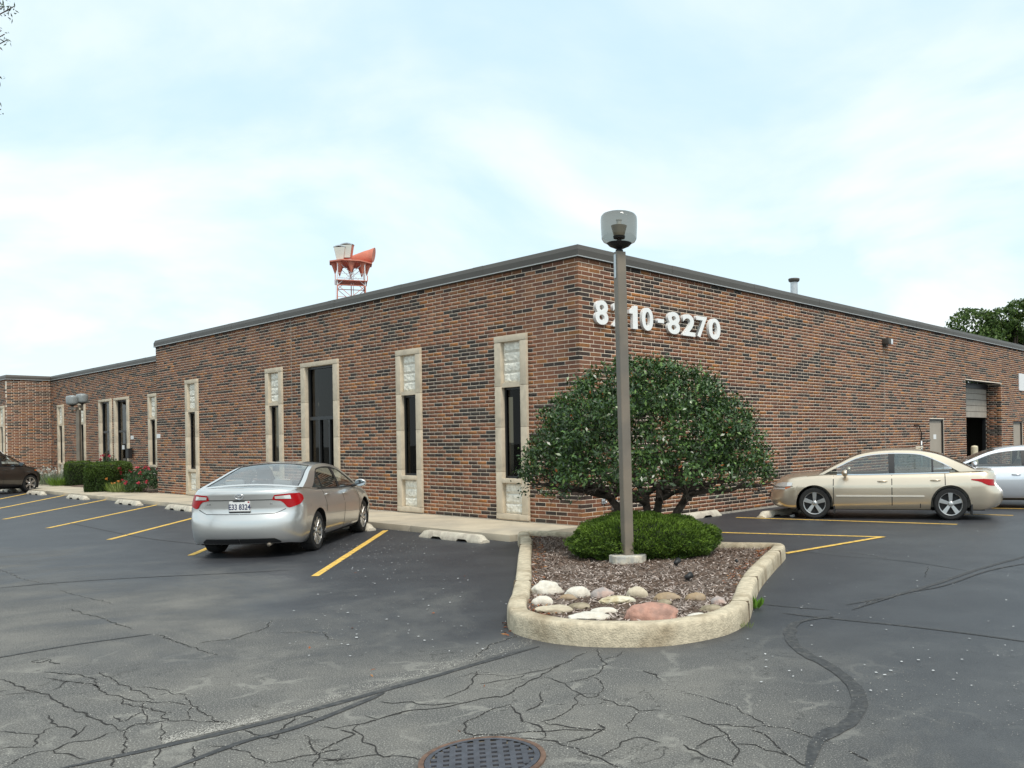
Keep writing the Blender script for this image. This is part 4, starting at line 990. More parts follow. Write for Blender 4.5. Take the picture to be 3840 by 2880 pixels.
for xx, dl, lab, nm, n, h, sp, col, fl in ((112, -.1, 'pale silvery flowering clump at the left end of the bed', 'flower_clump', 420, .75, .55, (.20, .24, .16), (60, (.55, .55, .50), .03, .85)), (95, .0, 'grey green flowering clump nearest the dark crossover', 'flower_clump', 320, .6, .45, (.22, .25, .18), (40, (.5, .5, .47), .03, .7)),
    (128, -.2, 'bright green leafy clump left of the hedges', 'leafy_clump', 300, .5, .35, (.13, .22, .03), None), (252, -.55, 'small daylily clump with an orange bloom in front of the hedge', 'daylily', 260, .45, .30, (.12, .18, .03), (3, (.7, .25, .05), .05, .55)),
    (270, -.4, 'pale green grass clump between the rose bushes', 'grass_clump', 380, .42, .42, (.22, .27, .09), None), (287, -.3, 'leafy clump beside the wide rose bush', 'leafy_clump', 200, .35, .3, (.11, .17, .04), None)):
    c = bedpt(xx, dl); tuft(nm, lab, (c.x, c.y, .1), n, h, sp, col, .012, 'small plants in the front bed', 'plant', None, fl)
c = bedpt(222, -.62); o = MB().prism([(-.45, -.22), (.45, -.25), (.5, .2), (-.42, .24)], 0, .09).build('splash_block', m_conc, None, bevel=.015); o.location = (c.x, c.y, .13); o.rotation_euler = (0, 0, RZ+1.2); tag(o, 'pale concrete block lying at the foot of the hedge', 'block')
# ---- twin lamp post
q = AT(171, 1000, 38.6)
tl = thing('twin_lamp_post', 'far square lamp post carrying two smoked globes before the recessed wall', 'lamp post', (q.x, q.y, 0))
zt = AT(170, 885, 38.6).z
mb = MB(); mb.box((-.075, -.075, .0), (.075, .075, zt)); mb.build('pole', m_pole, tl)
for s, xx, yy in ((-1, 156, 880), (1, 177.5, 876)):
    e = AT(xx, yy, 38.6+s*.15); ex, ey, ez = e.x-q.x, e.y-q.y, e.z
    zg = ez-.05
    mb = MB(); mb.box((min(0, ex), min(0, ey)-.04, zg-.05), (max(0, ex), max(0, ey)+.04, zg+.05)); mb.build('arm', m_pole, tl)
    mb = MB(); mb.tube([(ex, ey, zg-.18), (ex, ey, zg+.12)], .045, 10); mb.build('neck', m_pole, tl, smooth=True)
    MB().lathe([(.001, zg+.10), (.14, zg+.14), (.20, zg+.2), (.001, zg+.2)], 20, (ex, ey, 0)).build('bowl', m_black, tl, smooth=True)
    MB().lathe([(r*1.0, zg+.1+z*1.0) for r, z in gl], 28, (ex, ey, 0)).build('globe', MAT('frosted_globe', (.24, .26, .26), .2), tl, smooth=True)
    
# ------------------------------------------------------------------ trees behind and overhead
def crown_tree(name, lab, base, h, clumps, n, leaf, cols, trunk_r):
    t = thing(name, lab, 'tree', base); mb = MB()
    mb.tube([(0, 0, -.3), (.2, .1, h*.3), (0, 0, h*.6), (.1, .1, h*.9)], [trunk_r, trunk_r*.8, trunk_r*.5, trunk_r*.15], 9); mb.build('trunk', m_bark, t, smooth=True)
    Ps = []; Ds = []
    for (cx, cy, cz, r) in clumps:
        MBt = MB(); limb(MBt, Vector((0, 0, h*.35)), Vector((cx, cy, cz)), trunk_r*.4, trunk_r*.08, rnd.uniform(0, 60)); MBt.build('limb', m_bark, t, smooth=True)
        m = int(n*r*r); d_ = rand_dirs(m); f = np.array([1+.28*mnoise.noise(Vector(q_)*2.2+Vector((cx, cy, cz))) for q_ in d_]); Ps.append(d_*(f*rng.uniform(.55, 1.0, m)**.6)[:, None]*r*np.array([1, 1, .8])+np.array([cx, cy, cz])); Ds.append(d_)
    P = np.concatenate(Ps); D_ = np.concatenate(Ds); k = len(P); dd = rand_dirs(k); vv = np.cross(dd, D_*.5+rand_dirs(k)); vv /= (np.linalg.norm(vv, axis=1, keepdims=True)+1e-9)
    pk = rng.random(k)[:, None]; cc = np.where(pk < .45, cols[0], np.where(pk < .85, cols[1], cols[2]))*rng.uniform(.7, 1.3, (k, 1))
    quads('crown', P, dd*leaf, vv*leaf*.55, cc, m_tree, t, bend=.2); return t
GRN = ([.045, .085, .018], [.085, .145, .03], [.15, .21, .05])
b = AT(2190, 700, 52)
def clump_ball(c, R, k, seed):
    r_ = random.Random(seed); out = []
    for _ in range(k):
        v = Vector((r_.gauss(0, 1), r_.gauss(0, 1), r_.gauss(0, .8))).normalized()*R*r_.uniform(.45, .95); out.append((c[0]+v.x, c[1]+v.y, c[2]+v.z*.8, R*r_.uniform(.26, .42)))
    return out
crown_tree('background_tree', 'large green tree rising behind the right end of the roof', (b.x, b.y, 0), 9.2, clump_ball((0, 0, 6.6), 3.6, 30, 4)+[(-2.9, 0, 6.7, .8), (-3.1, .2, 6.0, .6), (0.3, 0, 9.3, .8), (.9, 0, 9.6, .5)], 900, .11, GRN, .28)
b = AT(120, 812, 95)
crown_tree('background_tree', 'small distant tree crown showing above the far left roofline', (b.x, b.y, 0), 9.6, clump_ball((0, 0, 8.4), 2.0, 14, 9), 600, .13, GRN, .25)
# overhanging tree at the upper left: trunk outside the frame
trunk = Vector((-10.4, 9.5, 0)); ot = thing('overhanging_tree', 'tree at the upper left whose branch tips reach into the sky', 'tree', tuple(trunk))
mb = MB(); mb.tube([(0, 0, -.2), (.1, .1, 2.5), (-.1, .1, 5), (.1, .0, 7.5)], [.22, .18, .14, .06], 10); mb.build('trunk', m_bark, ot, smooth=True)
Lc = []; LD_ = []
brm = MB()
for (xx, yy, z0) in ((10, 14, 5.0), (22, 20, 5.1), (30, 14, 5.4), (3, 66, 4.2), (10, 74, 4.3), (16, 86, 4.0), (2, 166, 3.4), (2, 236, 2.9), (-30, 40, 4.5), (-30, 130, 3.8)):
    tip = AT(xx, yy, 9.4+rnd.uniform(-.3, .3))-trunk; st = Vector((0, .05, min(tip.z*.75, 6.5)))
    pts = limb(brm, st, tip, .03, .005, rnd.uniform(0, 80), 9)
    for j in range(26):
        t_ = rnd.random()**2.2; q_ = tip.lerp(pts[-3], t_)+Vector((rnd.gauss(0, .03), rnd.gauss(0, .05), rnd.gauss(0, .035))); Lc.append(q_)
    for pp in pts[2:-2]:
        for j in range(6): Lc.append(pp+Vector((rnd.gauss(0, .12), rnd.gauss(0, .12), rnd.gauss(0, .12))))
brm.build('branches', m_bark, ot, smooth=True)['kind'] = 'stuff'
Lc = np.array([tuple(q_) for q_ in Lc]); k = len(Lc); dd = rand_dirs(k); dd[:, 2] -= .5; vv = np.cross(dd, rand_dirs(k)); vv /= np.linalg.norm(vv, axis=1, keepdims=True)
quads('foliage', Lc, dd*.022, vv*.007, np.array([.05, .07, .03])*rng.uniform(.6, 1.4, (k, 1)), m_tree, ot)

# ------------------------------------------------------------------ relay tower with horn antennas
TD = 205.0; tb0 = AT(759, 640, TD); PX = 1844/TD
tw_ = thing('relay_tower', 'red and white lattice tower with horn antennas standing far behind the roof', 'tower', (tb0.x, tb0.y, 0), math.radians(20))
zpl = AT(759, 571, TD).z; zmid = AT(759, 611, TD).z
hw_ = 2.9
def bar(mb, p, q, r): mb.tube([p, q], r, 5, False)
zz = 0.0; lev = 0; hts = []
while zz < zpl-.1: hts.append(zz); zz += 6.0
step = zpl/ (len(hts)); hts = [i*step for i in range(len(hts)+1)]
for i in range(len(hts)-1):
    mat = m_tw if i % 2 == (len(hts) % 2) else m_red; mb = MB(); z0, z1 = hts[i], hts[i+1]; k0 = hw_*(1.35-.35*i/len(hts)); k1 = hw_*(1.35-.35*(i+1)/len(hts))
    cs_ = [(-1, -1), (1, -1), (1, 1), (-1, 1)]
    for j in range(4):
        a, b2 = cs_[j], cs_[(j+1) % 4]
        bar(mb, (a[0]*k0, a[1]*k0, z0), (a[0]*k1, a[1]*k1, z1), .13)
        bar(mb, (a[0]*k0, a[1]*k0, z0), (b2[0]*k1, b2[1]*k1, z1), .07); bar(mb, (b2[0]*k0, b2[1]*k0, z0), (a[0]*k1, a[1]*k1, z1), .07)
        bar(mb, (a[0]*k1, a[1]*k1, z1), (b2[0]*k1, b2[1]*k1, z1), .09); zm, km = (z0+z1)/2, (k0+k1)/2; bar(mb, (a[0]*km, a[1]*km, zm), (b2[0]*km, b2[1]*km, zm), .06)
    bar(mb, (0, -.4, z0), (0, -.4, z1), .06); bar(mb, (.5, -.4, z0), (.5, -.4, z1), .06); bar(mb, (0, 0, z0), (0, 0, z1), .12)
    mb.build('mast_section', mat, tw_)
mb = MB(); mb.box((-3.6, -3.6, zmid-.09), (3.6, 3.6, zmid+.06)); 
for a in cs_: mb.box((a[0]*3.6-.1, a[1]*3.6-.1, zmid), (a[0]*3.6+.1, a[1]*3.6+.1, zmid+1.2))
mb.build('lower_platform', m_red, tw_)
mb = MB(); mb.prism([(5.2*math.cos(k*PI/4+.39), 5.2*math.sin(k*PI/4+.39)) for k in range(8)], zpl-.05, zpl+.25); mb.build('upper_platform', m_red, tw_)
for k in range(8):
    a = k*PI/4; mb = MB(); c_ = (math.cos(a)*3.6, math.sin(a)*3.6)
    mb.lathe([(.95, zpl-.06), (.55, zpl-1.1), (.05, zpl-2.6)], 8, (c_[0], c_[1], 0)); mb.build('cone_bracket', m_red, tw_)
def horn(x, y, rz, zb_, m_front, m_back):
    mb = MB(); w0, w1, h = .80, 1.40, 3.4
    bot = [(-w0, -.5, 0), (w0, -.5, 0), (w0, .7, 0), (-w0, .7, 0)]; top = [(-w1, -.75, h-.3), (w1, -.75, h-.3), (w1, .55, h-.2), (-w1, .55, h-.2)]
    mb.add(bot+top, [(0, 3, 2, 1), (4, 5, 6, 7), (1, 2, 6, 5), (2, 3, 7, 6), (3, 0, 4, 7)])
    r = Matrix.Rotation(rz, 4, 'Z'); T = Matrix.Translation((x, y, zb_))
    o = mb.build('horn_antenna', m_back, tw_); o.matrix_basis = T @ r
    f = MB().add([(-w0, -.52, .1), (w0, -.52, .1), (w1*.97, -.77, h-.35), (-w1*.97, -.77, h-.35)], [(0, 1, 2, 3)]).build('horn_cover', m_front, o)
    rim = MB(); rows = []
    for k in range(9):
        t_ = k/8; xx = lerp(-w1-.06, w1+.06, t_); zc_ = h-.3+.35*math.sin(PI*t_); rows.append([(xx, -.82, zc_-.12), (xx, -.82, zc_+.12), (xx, .6, zc_+.16), (xx, .6, zc_-.1)])
    rim.grid(rows, True).build('horn_rim', m_galv, o)
rot = Matrix.Rotation(-math.radians(20), 3, 'Z')
for xx, yy in ((736.5, 570), (751, 565)):
    p = AT(xx, yy, TD-3)-tb0; p.z = 0; p = rot @ p; horn(p.x, p.y, -math.radians(20)-.05, zpl+.3+(.5 if xx > 740 else 0), m_horn, m_red)
p = rot @ Vector((3.3, 0.6, 0))
mb = MB(); rows = []
for k in range(9):                         # shell of a horn reflector lying over to the right
    t_ = k/8; x = lerp(-2.4, 2.9, t_); r = lerp(.95, 1.45, t_); rows.append([(x+(.55*math.sin(u) if k > 5 else 0), math.cos(u)*r*.8, 1.0+.35*t_+math.sin(u)*r+.28*t_*math.sin(u)) for u in np.linspace(0, 2*PI, 14)[:-1]])
mb.grid(rows, True); mb.add(rows[-1], [tuple(range(13))]); mb.add(rows[0], [tuple(range(13))[::-1]])
o = mb.build('horn_antenna', m_red, tw_, angle=40); o.matrix_basis = Matrix.Translation((p.x-.6, p.y, zpl+.5)) @ Matrix.Rotation(-math.radians(20), 4, 'Z') @ Matrix.Rotation(math.radians(-8), 4, 'Y')
pw = AT(726, 640, 120); wt = AT(726, 598, 120).z
w_ = thing('whip_antenna', 'thin whip antenna just left of the relay tower', 'antenna', (pw.x, pw.y, 0)); MB().tube([(0, 0, 0), (0, 0, wt)], .05, 6).build('mast', m_tw, w_); MB().lathe([(.2, 0), (.2, .3), (.001, .3)], 10).build('base', m_tw, w_)

# ------------------------------------------------------------------ cars
def PAINT(name, col, metal=.4, rough=.33):
    return MAT(name, col, rough, metal, .5, coat=1.0, var=.015, vs=2)
m_carglass = GLASS('car_glass', (.72, .76, .74), 2.0)
m_privacy = GLASS('privacy_glass', (.10, .10, .10), 1.6)
m_tire = MAT('tyre', (.018, .018, .018), .85, var=.3, vs=20)
m_alloy = MAT('alloy', (.62, .62, .61), .28, .85)
m_chrome = MAT('chrome', (.75, .75, .76), .12, .95)
m_trim = MAT('black_trim', (.02, .02, .021), .5)
m_seam = MAT('panel_gap', (.03, .028, .026), .8)
m_seat_g = MAT('grey_seat', (.34, .33, .31), .9)
m_seat_b = MAT('tan_seat', (.40, .34, .27), .9)
m_tail = MAT('tail_lens', (.36, .004, .007), .25, spec=.3)
m_clear = MAT('clear_lens', (.68, .68, .66), .08, .4, coat=1)
m_amber = MAT('amber_lens', (.65, .16, .03), .15, coat=1)
m_liner = MAT('wheel_well', (.008, .008, .008), .95)
def catmull(pts, n):
    out = []
    for i in range(len(pts)-1):
        p = [Vector(pts[max(i-1, 0)]), Vector(pts[i]), Vector(pts[i+1]), Vector(pts[min(i+2, len(pts)-1)])]
        for k in range(n):
            t = k/n; out.append(.5*((2*p[1])+(-p[0]+p[2])*t+(2*p[0]-5*p[1]+4*p[2]-p[3])*t*t+(-p[0]+3*p[1]-3*p[2]+p[3])*t**3))
    out.append(Vector(pts[-1])); return out
class Car:
    def __init__(s, name, label, cat, pos, head, p, group):
        s.p = p; s.root = thing(name, label, cat, (pos[0], pos[1], 0), math.atan2(head[1], head[0]), group)
        s.W = p['W']/2; s.zs = p['sill']
        s.belt = sorted(p['belt'])
        s.paint = p['paint']; s.build()
    def zt(s, x):
        xs = [q[0] for q in s.belt]
        if not hasattr(s, '_bc'):
            pts = catmull([(q[0], 0, q[1]) for q in s.belt], 8); s._bc = (np.array([q.x for q in pts]), np.array([q.z for q in pts]))
        return float(np.interp(x, *s._bc))
    def zb(s, u, x):
        p = s.p; z = s.zs
        if u < 1: z = lerp(p['zrear'], s.zs, max(0, u-.6)/.4)
        elif u > 2: z = lerp(s.zs, p['zfront'], min(1, (u-2)/.4))
        if 1-1e-6 <= u <= 2+1e-6 or True:
            for xw in (p['wb']/2, -p['wb']/2):
                dx = abs(x-xw); ra = p['rw']+.052
                if dx < ra: z = max(z, p['rw']+math.sqrt(max(ra*ra-dx*dx, 0)))
        return z
    def pt(s, u, eta):
        p = s.p; xr = p['xr']+interp(p['rprof'], eta); xf = p['xf']-interp(p['fprof'], eta)
        sr_, sf = p.get('sr', .55), p.get('sf', .75); P_ = 2.5
        wmax = s.W
        if u < 1:
            th = u*PI/2; x = xr+(p['xr']+sr_-xr)*(1-abs(math.cos(th))**(2/P_)); yk = abs(math.sin(th))**(2/P_)
        elif u <= 2:
            x = lerp(p['xr']+sr_, p['xf']-sf, u-1); yk = 1
        else:
            th = (3-u)*PI/2; x = xf-(xf-p['xf']+sf)*(1-abs(math.cos(th))**(2/P_)); yk = abs(math.sin(th))**(2/P_)
        zb, zt = s.zb(u, x), s.zt(x); z = zb+eta*(zt-zb)
        ez = min(1, max(0, (z-s.zs)/(zt-s.zs)))
        bow = 1-.045*max(0, abs(x-.1)/(p['xf']))**3
        y = wmax*interp(p['wprof'], ez)*yk*bow
        return Vector((x, y, z))
    def ucurve(s, t): return t
    def u_of_x(s, x, eta=.5):
        p = s.p; xr = p['xr']+p.get('sr', .55); xf = p['xf']-p.get('sf', .75)
        return 1+(x-xr)/(xf-xr)
    def on(s, u, z, off=0.0):
        # surface point at perimeter u and height z, pushed outward
        def at(uu, zz):
            lo, hi = 0.0, 1.0
            for _ in range(22):
                m = (lo+hi)/2
                if s.pt(uu, m).z < zz: lo = m
                else: hi = m
            return s.pt(uu, (lo+hi)/2)
        q = at(u, z)
        if off:
            a = at(min(u+.01, 2.999), z)-at(max(u-.01, .001), z); n = Vector((-a.y, a.x, 0)).normalized()
            if u < 1.5 and False: pass
            q = q+Vector((n.x, n.y, 0))*off*s._sg
        return q
    _sg = 1
    def patch(s, name, us, lo, hi, off, mat, side, parent=None, nz=3):
        rows = []
        for u in us:
            a, b = lo(u), hi(u); r = []
            for k in range(nz+1):
                q = s.on(u, lerp(a, b, k/nz), off); r.append((q.x, q.y*side, q.z))
            rows.append(r)
        return MB().grid(rows).build(name, mat, parent or s.root, smooth=True)
    def build(s):
        p = s.p; R_ = s.root
        # orientation of outward normal for patches
        a = s.pt(1.51, .5)-s.pt(1.49, .5); s._sg = 1 if (-a.y, a.x)[1] > 0 else -1
        # columns
        us = [i/14 for i in range(14)]
        xs = set()
        x0, x1 = p['xr']+p.get('sr', .55), p['xf']-p.get('sf', .75)
        us += [1+i/90 for i in range(91)]
        us += [2+i/14 for i in range(1, 15)]
        ra = p['rw']+.052
        for xw in (p['wb']/2, -p['wb']/2):
            for e in (-ra-.002, -ra+.001, ra-.001, ra+.002):
                u = s.u_of_x(xw+e)
                if 1 < u < 2: us.append(u)
        us = sorted(us)
        etas = [0, .03, .08, .15, .22, .3, .38, .46, .54, .6, .66, .72, .78, .83, .88, .92, .95, .975, 1.0]
        rows = [[s.pt(u, e) for e in etas] for u in us]
        mb = MB()
        mb.grid([[tuple(q) for q in r] for r in rows]); mb.grid([[(q.x, -q.y, q.z) for q in r] for r in rows][::-1])
        # hood and deck
        xA, xC = p['rail'][0][0], p['rail'][-1][0]
        for lo, hi in ((-9, xC+.12), (xA-.10, 9)):
            rr = []
            for r in rows:
                q = r[-1]
                if lo <= q.x <= hi:
                    fade = min(1, abs(q.x-(p['xf']-.05 if hi == 9 else p['xr']+.05))/.35); cw = (p['hoodc'] if hi == 9 else p['deckc'])*fade
                    rr.append([(q.x, q.y*w, q.z+cw*(1-abs(w)**2.4)) for w in np.linspace(-1, 1, 15)])
            mb.grid(rr[::-1])
        body = mb.mesh('body'); bm = bmesh.new(); bm.from_mesh(body); bmesh.ops.remove_doubles(bm, verts=bm.verts, dist=.0008); bmesh.ops.recalc_face_normals(bm, faces=bm.faces); bm.to_mesh(body); bm.free()
        body.polygons.foreach_set('use_smooth', [True]*len(body.polygons)); body.set_sharp_from_angle(angle=math.radians(48))
        bo = link('body', body, s.paint, R_)
        # floor pan and wheel wells
        fl = MB(); fl.box((p['xr']+.42, -s.W*.74, .19), (p['xf']-.45, s.W*.74, .24)); fl.build('underbody', m_liner, R_)
        for xw in (p['wb']/2, -p['wb']/2):
            for sd_ in (1, -1):
                w = MB(); r_ = p['rw']+.058; rows_ = []
                for yy in (s.W*.955, s.W*.5):
                    rows_.append([(xw+r_*math.cos(a), sd_*yy, p['rw']+r_*math.sin(a)) for a in np.linspace(-.45, PI+.45, 22)])
                w.grid(rows_); w.add(rows_[1], [tuple(range(22))]); w.build('wheel_well', m_liner, R_)
        s.cabin(bo)
        for xw in (p['wb']/2, -p['wb']/2):
            for sd_ in (1, -1): s.wheel(xw, sd_)
        s.details()
    def cabin(s, bo):
        p = s.p; R_ = s.root; rail = catmull([(x, 0, z) for x, z in p['rail']], 8); n = len(rail); zr = max(q.z for q in rail); zc = s.zt(p['rail'][0][0])
        yb, yr = s.W*p.get('yb', .885), s.W*p.get('yr', .66)
        def ys(x, z):
            zb_ = s.zt(min(max(x, p['rail'][-1][0]), p['rail'][0][0])); t = min(1, max(0, (z-zb_)/(zr-zb_))); return lerp(yb, yr, t**1.25)
        tt = [i/(n-1) for i in range(n)]
        rg = []
        for i, q in enumerate(rail):
            a = (rail[min(i+1, n-1)]-rail[max(i-1, 0)]).normalized(); nr = Vector((-a.z, 0, a.x)); nr = nr if nr.z > 0 else -nr; rg.append((q, nr))
        def top(i, w, off=0):
            q, nr = rg[i]; y = ys(q.x, q.z); c = (p['crown']*(1-w*w))
            return (q.x+nr.x*(c+off), y*w, q.z+nr.z*(c+off))
        iw0, iw1, ib0, ib1 = p['iws'][0], p['iws'][1], p['ibl'][0], p['ibl'][1]
        ws = list(np.linspace(-1, 1, 25)); wg = .91
        paint = MB()
        paint.grid([[top(i, w) for w in ws] for i in range(iw1, ib0+1)])
        for sd_ in (1, -1):
            for i0, i1 in ((0, iw1), (ib0, n-1)):
                r = [[top(i, sd_*w) for w in np.linspace(wg, 1, 4)] for i in range(i0, i1+1)]; paint.grid(r)
        for i0, i1 in ((0, iw0), (ib1, n-1)):
            if i1 > i0: paint.grid([[top(i, w) for w in np.linspace(-wg, wg, 15)] for i in range(i0, i1+1)])
        # side bands and side glass
        band = p['band']; inn = []
        for i, (q, nr) in enumerate(rg):
            b = interp(band, tt[i]); x, z = q.x-nr.x*b, q.z-nr.z*b; zb_ = s.zt(x)+.0
            inn.append((x, max(z, zb_+.012)))
        for sd_ in (1, -1):
            rows = []
            for i, (q, nr) in enumerate(rg):
                x, z = inn[i]; r = []
                for k in range(4):
                    xx, zz = lerp(q.x, x, k/3), lerp(q.z, z, k/3); r.append((xx, sd_*ys(xx, zz), zz))
                rows.append(r)
            paint.grid(rows)
            # sill strip between body shoulder and glass
            rr = [[(x, sd_*s.W*interp(p['wprof'], 1.0)*(1-.045*max(0, abs(x-.1)/p['xf'])**3), s.zt(x)), (x, sd_*ys(x, s.zt(x)+.012), s.zt(x)+.012)] for x in np.linspace(p['rail'][-1][0]-.25, p['rail'][0][0]+.25, 30)]
            paint.grid(rr)
        me = paint.mesh('roof_and_pillars'); bm = bmesh.new(); bm.from_mesh(me); bmesh.ops.remove_doubles(bm, verts=bm.verts, dist=.002); bmesh.ops.recalc_face_normals(bm, faces=bm.faces); bm.to_mesh(me); bm.free()
        me.polygons.foreach_set('use_smooth', [True]*len(me.polygons)); me.set_sharp_from_angle(angle=math.radians(42)); rf = link('roof', me, s.paint, R_)
        gw = np.linspace(-wg, wg, 15)
        MB().grid([[top(i, w, -.006) for w in gw] for i in range(iw0, iw1+1)][::-1]).build('windshield', p.get('wsglass', m_carglass), R_, smooth=True)
        MB().grid([[top(i, w, -.006) for w in gw] for i in range(ib0, ib1+1)][::-1]).build('rear_window', p.get('bglass', m_carglass), R_, smooth=True)
        # dark border of the rear window and windshield
        for i0, i1, nm in ((iw0, iw1, 'windshield_border'), (ib0, ib1, 'rear_window_border')):
            bb = MB()
            for sd_ in (1, -1): bb.grid([[top(i, sd_*w, -.003) for w in (wg-.03, wg+.005)] for i in range(i0, i1+1)])
            for ii, st in ((i0, 1), (i1, -1)):
                bb.grid([[tuple(lerp(top(ii, w, -.003)[k], top(ii+st, w, -.003)[k], f) for k in range(3)) for w in gw] for f in (0, .35)])
            bb.build(nm, m_trim, R_)
        # side glass columns
        xa = [q[0] for q in inn]; za = [q[1] for q in inn]; order = np.argsort(xa); xa = np.array(xa)[order]; za = np.array(za)[order]
        xg0, xg1 = p['dlo']; cuts = [xg0]+list(p['posts'])+[xg1]
        def zup(x): return max(float(np.interp(x, xa, za)), s.zt(x)+.014)
        for sd_ in (1, -1):
            for j in range(len(cuts)-1):
                c0, c1 = cuts[j]+(.0 if j == 0 else .02), cuts[j+1]-(.0 if j == len(cuts)-2 else .02); rows = []
                for x in np.linspace(c0, c1, 18):
                    zl, zh = s.zt(x)+.012, zup(x); rows.append([(x, sd_*(ys(x, z)-.006), z) for z in np.linspace(zl, zh, 6)])
                MB().grid(rows).build('side_window', p.get('sglass', m_carglass), R_, smooth=True)
            for j, x0 in enumerate(p['posts']):
                wd = p['postw'][j]; rows = []
                for x in (x0-wd, x0+wd): rows.append([(x, sd_*(ys(x, z)+.001), z) for z in np.linspace(s.zt(x)+.005, zup(x)+.01, 6)])
                MB().grid(rows).build('door_pillar', m_trim, R_)
            # moulding round the glass
            ed = MB(); tpx = np.linspace(xg0, xg1, 40)
            for zf, ww in ((zup, p.get('mould', .012)), (lambda x: s.zt(x)+.012, p.get('mould', .012))):
                ed.grid([[(x, sd_*(ys(x, zf(x)-ww)+.004), zf(x)-ww), (x, sd_*(ys(x, zf(x)+ww)+.004), zf(x)+ww*.6)] for x in tpx])
            ed.build('window_moulding', p.get('mmat', m_trim), R_)
        # interior: tub, seats, wheel
        xA, xC = p['rail'][0][0], p['rail'][-1][0]
        tub = MB(); zf = .45
        tub.box((xC-.1, -s.W*.80, zf-.2), (xA+.2, s.W*.80, zf)); tub.box((xA-.15, -s.W*.80, zf), (xA+.15, s.W*.80, s.zt(xA)-.03)); tub.box((xC-.15, -s.W*.8, zf), (xC+.28, s.W*.8, s.zt(xC)-.03)); tub.build('cabin_trim', p.get('trim', m_trim), R_, bevel=.03)
        for sd_ in (1, -1):
            iw = MB(); iw.grid([[(x, sd_*s.W*.83, z) for z in (zf, s.zt(x)-.01)] for x in np.linspace(xC+.2, xA, 12)]); iw.build('door_lining', p.get('trim', m_trim), R_)
        sm_ = p.get('seat', m_seat_g)
        for sd_ in (.38, -.38):
            st = MB(); yb_ = sd_*s.W/.9; st.box((-.05, yb_-.25, zf), (.45, yb_+.25, zf+.16)); st.build('seat', sm_, R_, bevel=.05, angle=50)
            bk = MB(); bk.add([(-.10, yb_-.24, zf+.1), (.05, yb_-.24, zf+.1), (.05, yb_+.24, zf+.1), (-.10, yb_+.24, zf+.1), (-.34, yb_-.20, zf+.68), (-.22, yb_-.20, zf+.68), (-.22, yb_+.20, zf+.68), (-.34, yb_+.20, zf+.68)], [(0, 3, 2, 1), (4, 5, 6, 7), (0, 1, 5, 4), (1, 2, 6, 5), (2, 3, 7, 6), (3, 0, 4, 7)]); bk.build('seat_back', sm_, R_, bevel=.04, angle=50)
            hd = MB(); hd.box((-.38, yb_-.13, zf+.70), (-.29, yb_+.13, zf+.87)); hd.build('headrest', sm_, R_, bevel=.035, angle=50)
        bk = MB(); bk.box((xC+.30, -s.W*.74, zf), (xC+.48, s.W*.74, s.zt(xC)-.02)); bk.build('rear_seat', sm_, R_, bevel=.05, angle=50)
        for sd_ in (.42, -.42):
            hd = MB(); hd.box((xC+.30, sd_*s.W-.14, s.zt(xC)-.02), (xC+.40, sd_*s.W+.14, s.zt(xC)+.13)); hd.build('headrest', sm_, R_, bevel=.035, angle=50)
    def wheel(s, xw, sd_):
        p = s.p; R = p['rw']; w = .105; yo = s.W*.965-.01
        t = MB(); t.lathe([(R*.70, -w), (R*.90, -w*1.02), (R*.975, -w*.85), (R, -w*.5), (R, w*.5), (R*.975, w*.85), (R*.90, w*1.02), (R*.70, w)], 36, axis='y'); 
        wo = t.build('wheel', m_tire, s.root, angle=35, loc=(xw, sd_*(yo-w), R))
        rr = R*p.get('rimk', .70); d = MB(); f = sd_
        d.lathe([(rr*1.02, f*w*.98), (rr*.96, f*w*.92), (rr*.93, f*w*.35), (rr*.92, -f*w*.8)], 36, axis='y'); d.build('rim', m_alloy, wo, angle=35)
        b = MB(); b.add([(rr*.92*math.cos(a), f*w*.05, rr*.92*math.sin(a)) for a in np.linspace(0, 2*PI, 25)[:-1]], [tuple(range(24))]); b.build('brake_disc', MAT('brake', (.035, .035, .036), .6, .4) if not hasattr(Car, '_bk') else Car._bk, wo)
        sp = p['spokes']; 
        for k in range(sp):
            a = 2*PI*k/sp+p.get('sp0', PI/2); ca, sa = math.cos(a), math.sin(a); wi, wo_ = p['spw']
            def q(r, t_, yy): return (ca*r-sa*t_, f*yy, sa*r+ca*t_)
            m = MB(); r0, r1 = rr*.14, rr*.95
            m.add([q(r0, -wi, w*.80), q(r0, wi, w*.80), q(r1, wo_, w*.90), q(r1, -wo_, w*.90), q(r0, -wi, w*.5), q(r0, wi, w*.5), q(r1, wo_*.8, w*.55), q(r1, -wo_*.8, w*.55)], [(0, 1, 2, 3), (4, 7, 6, 5), (0, 4, 5, 1), (1, 5, 6, 2), (2, 6, 7, 3), (3, 7, 4, 0)]); m.build('spoke', m_alloy, wo, bevel=.004)
        h = MB(); h.lathe([(rr*.24, f*w*.6), (rr*.23, f*w*.86), (rr*.12, f*w*.92), (.001, f*w*.92)], 18, axis='y'); h.build('hub', m_alloy, wo, smooth=True)
    def vline(s, x, z0, z1, side, wd=.009, mat=None):
        u = s.u_of_x(x); s.patch('door_seam', [u-wd/4, u+wd/4], lambda _: z0, lambda _: z1, .003, mat or m_seam, side, nz=8)
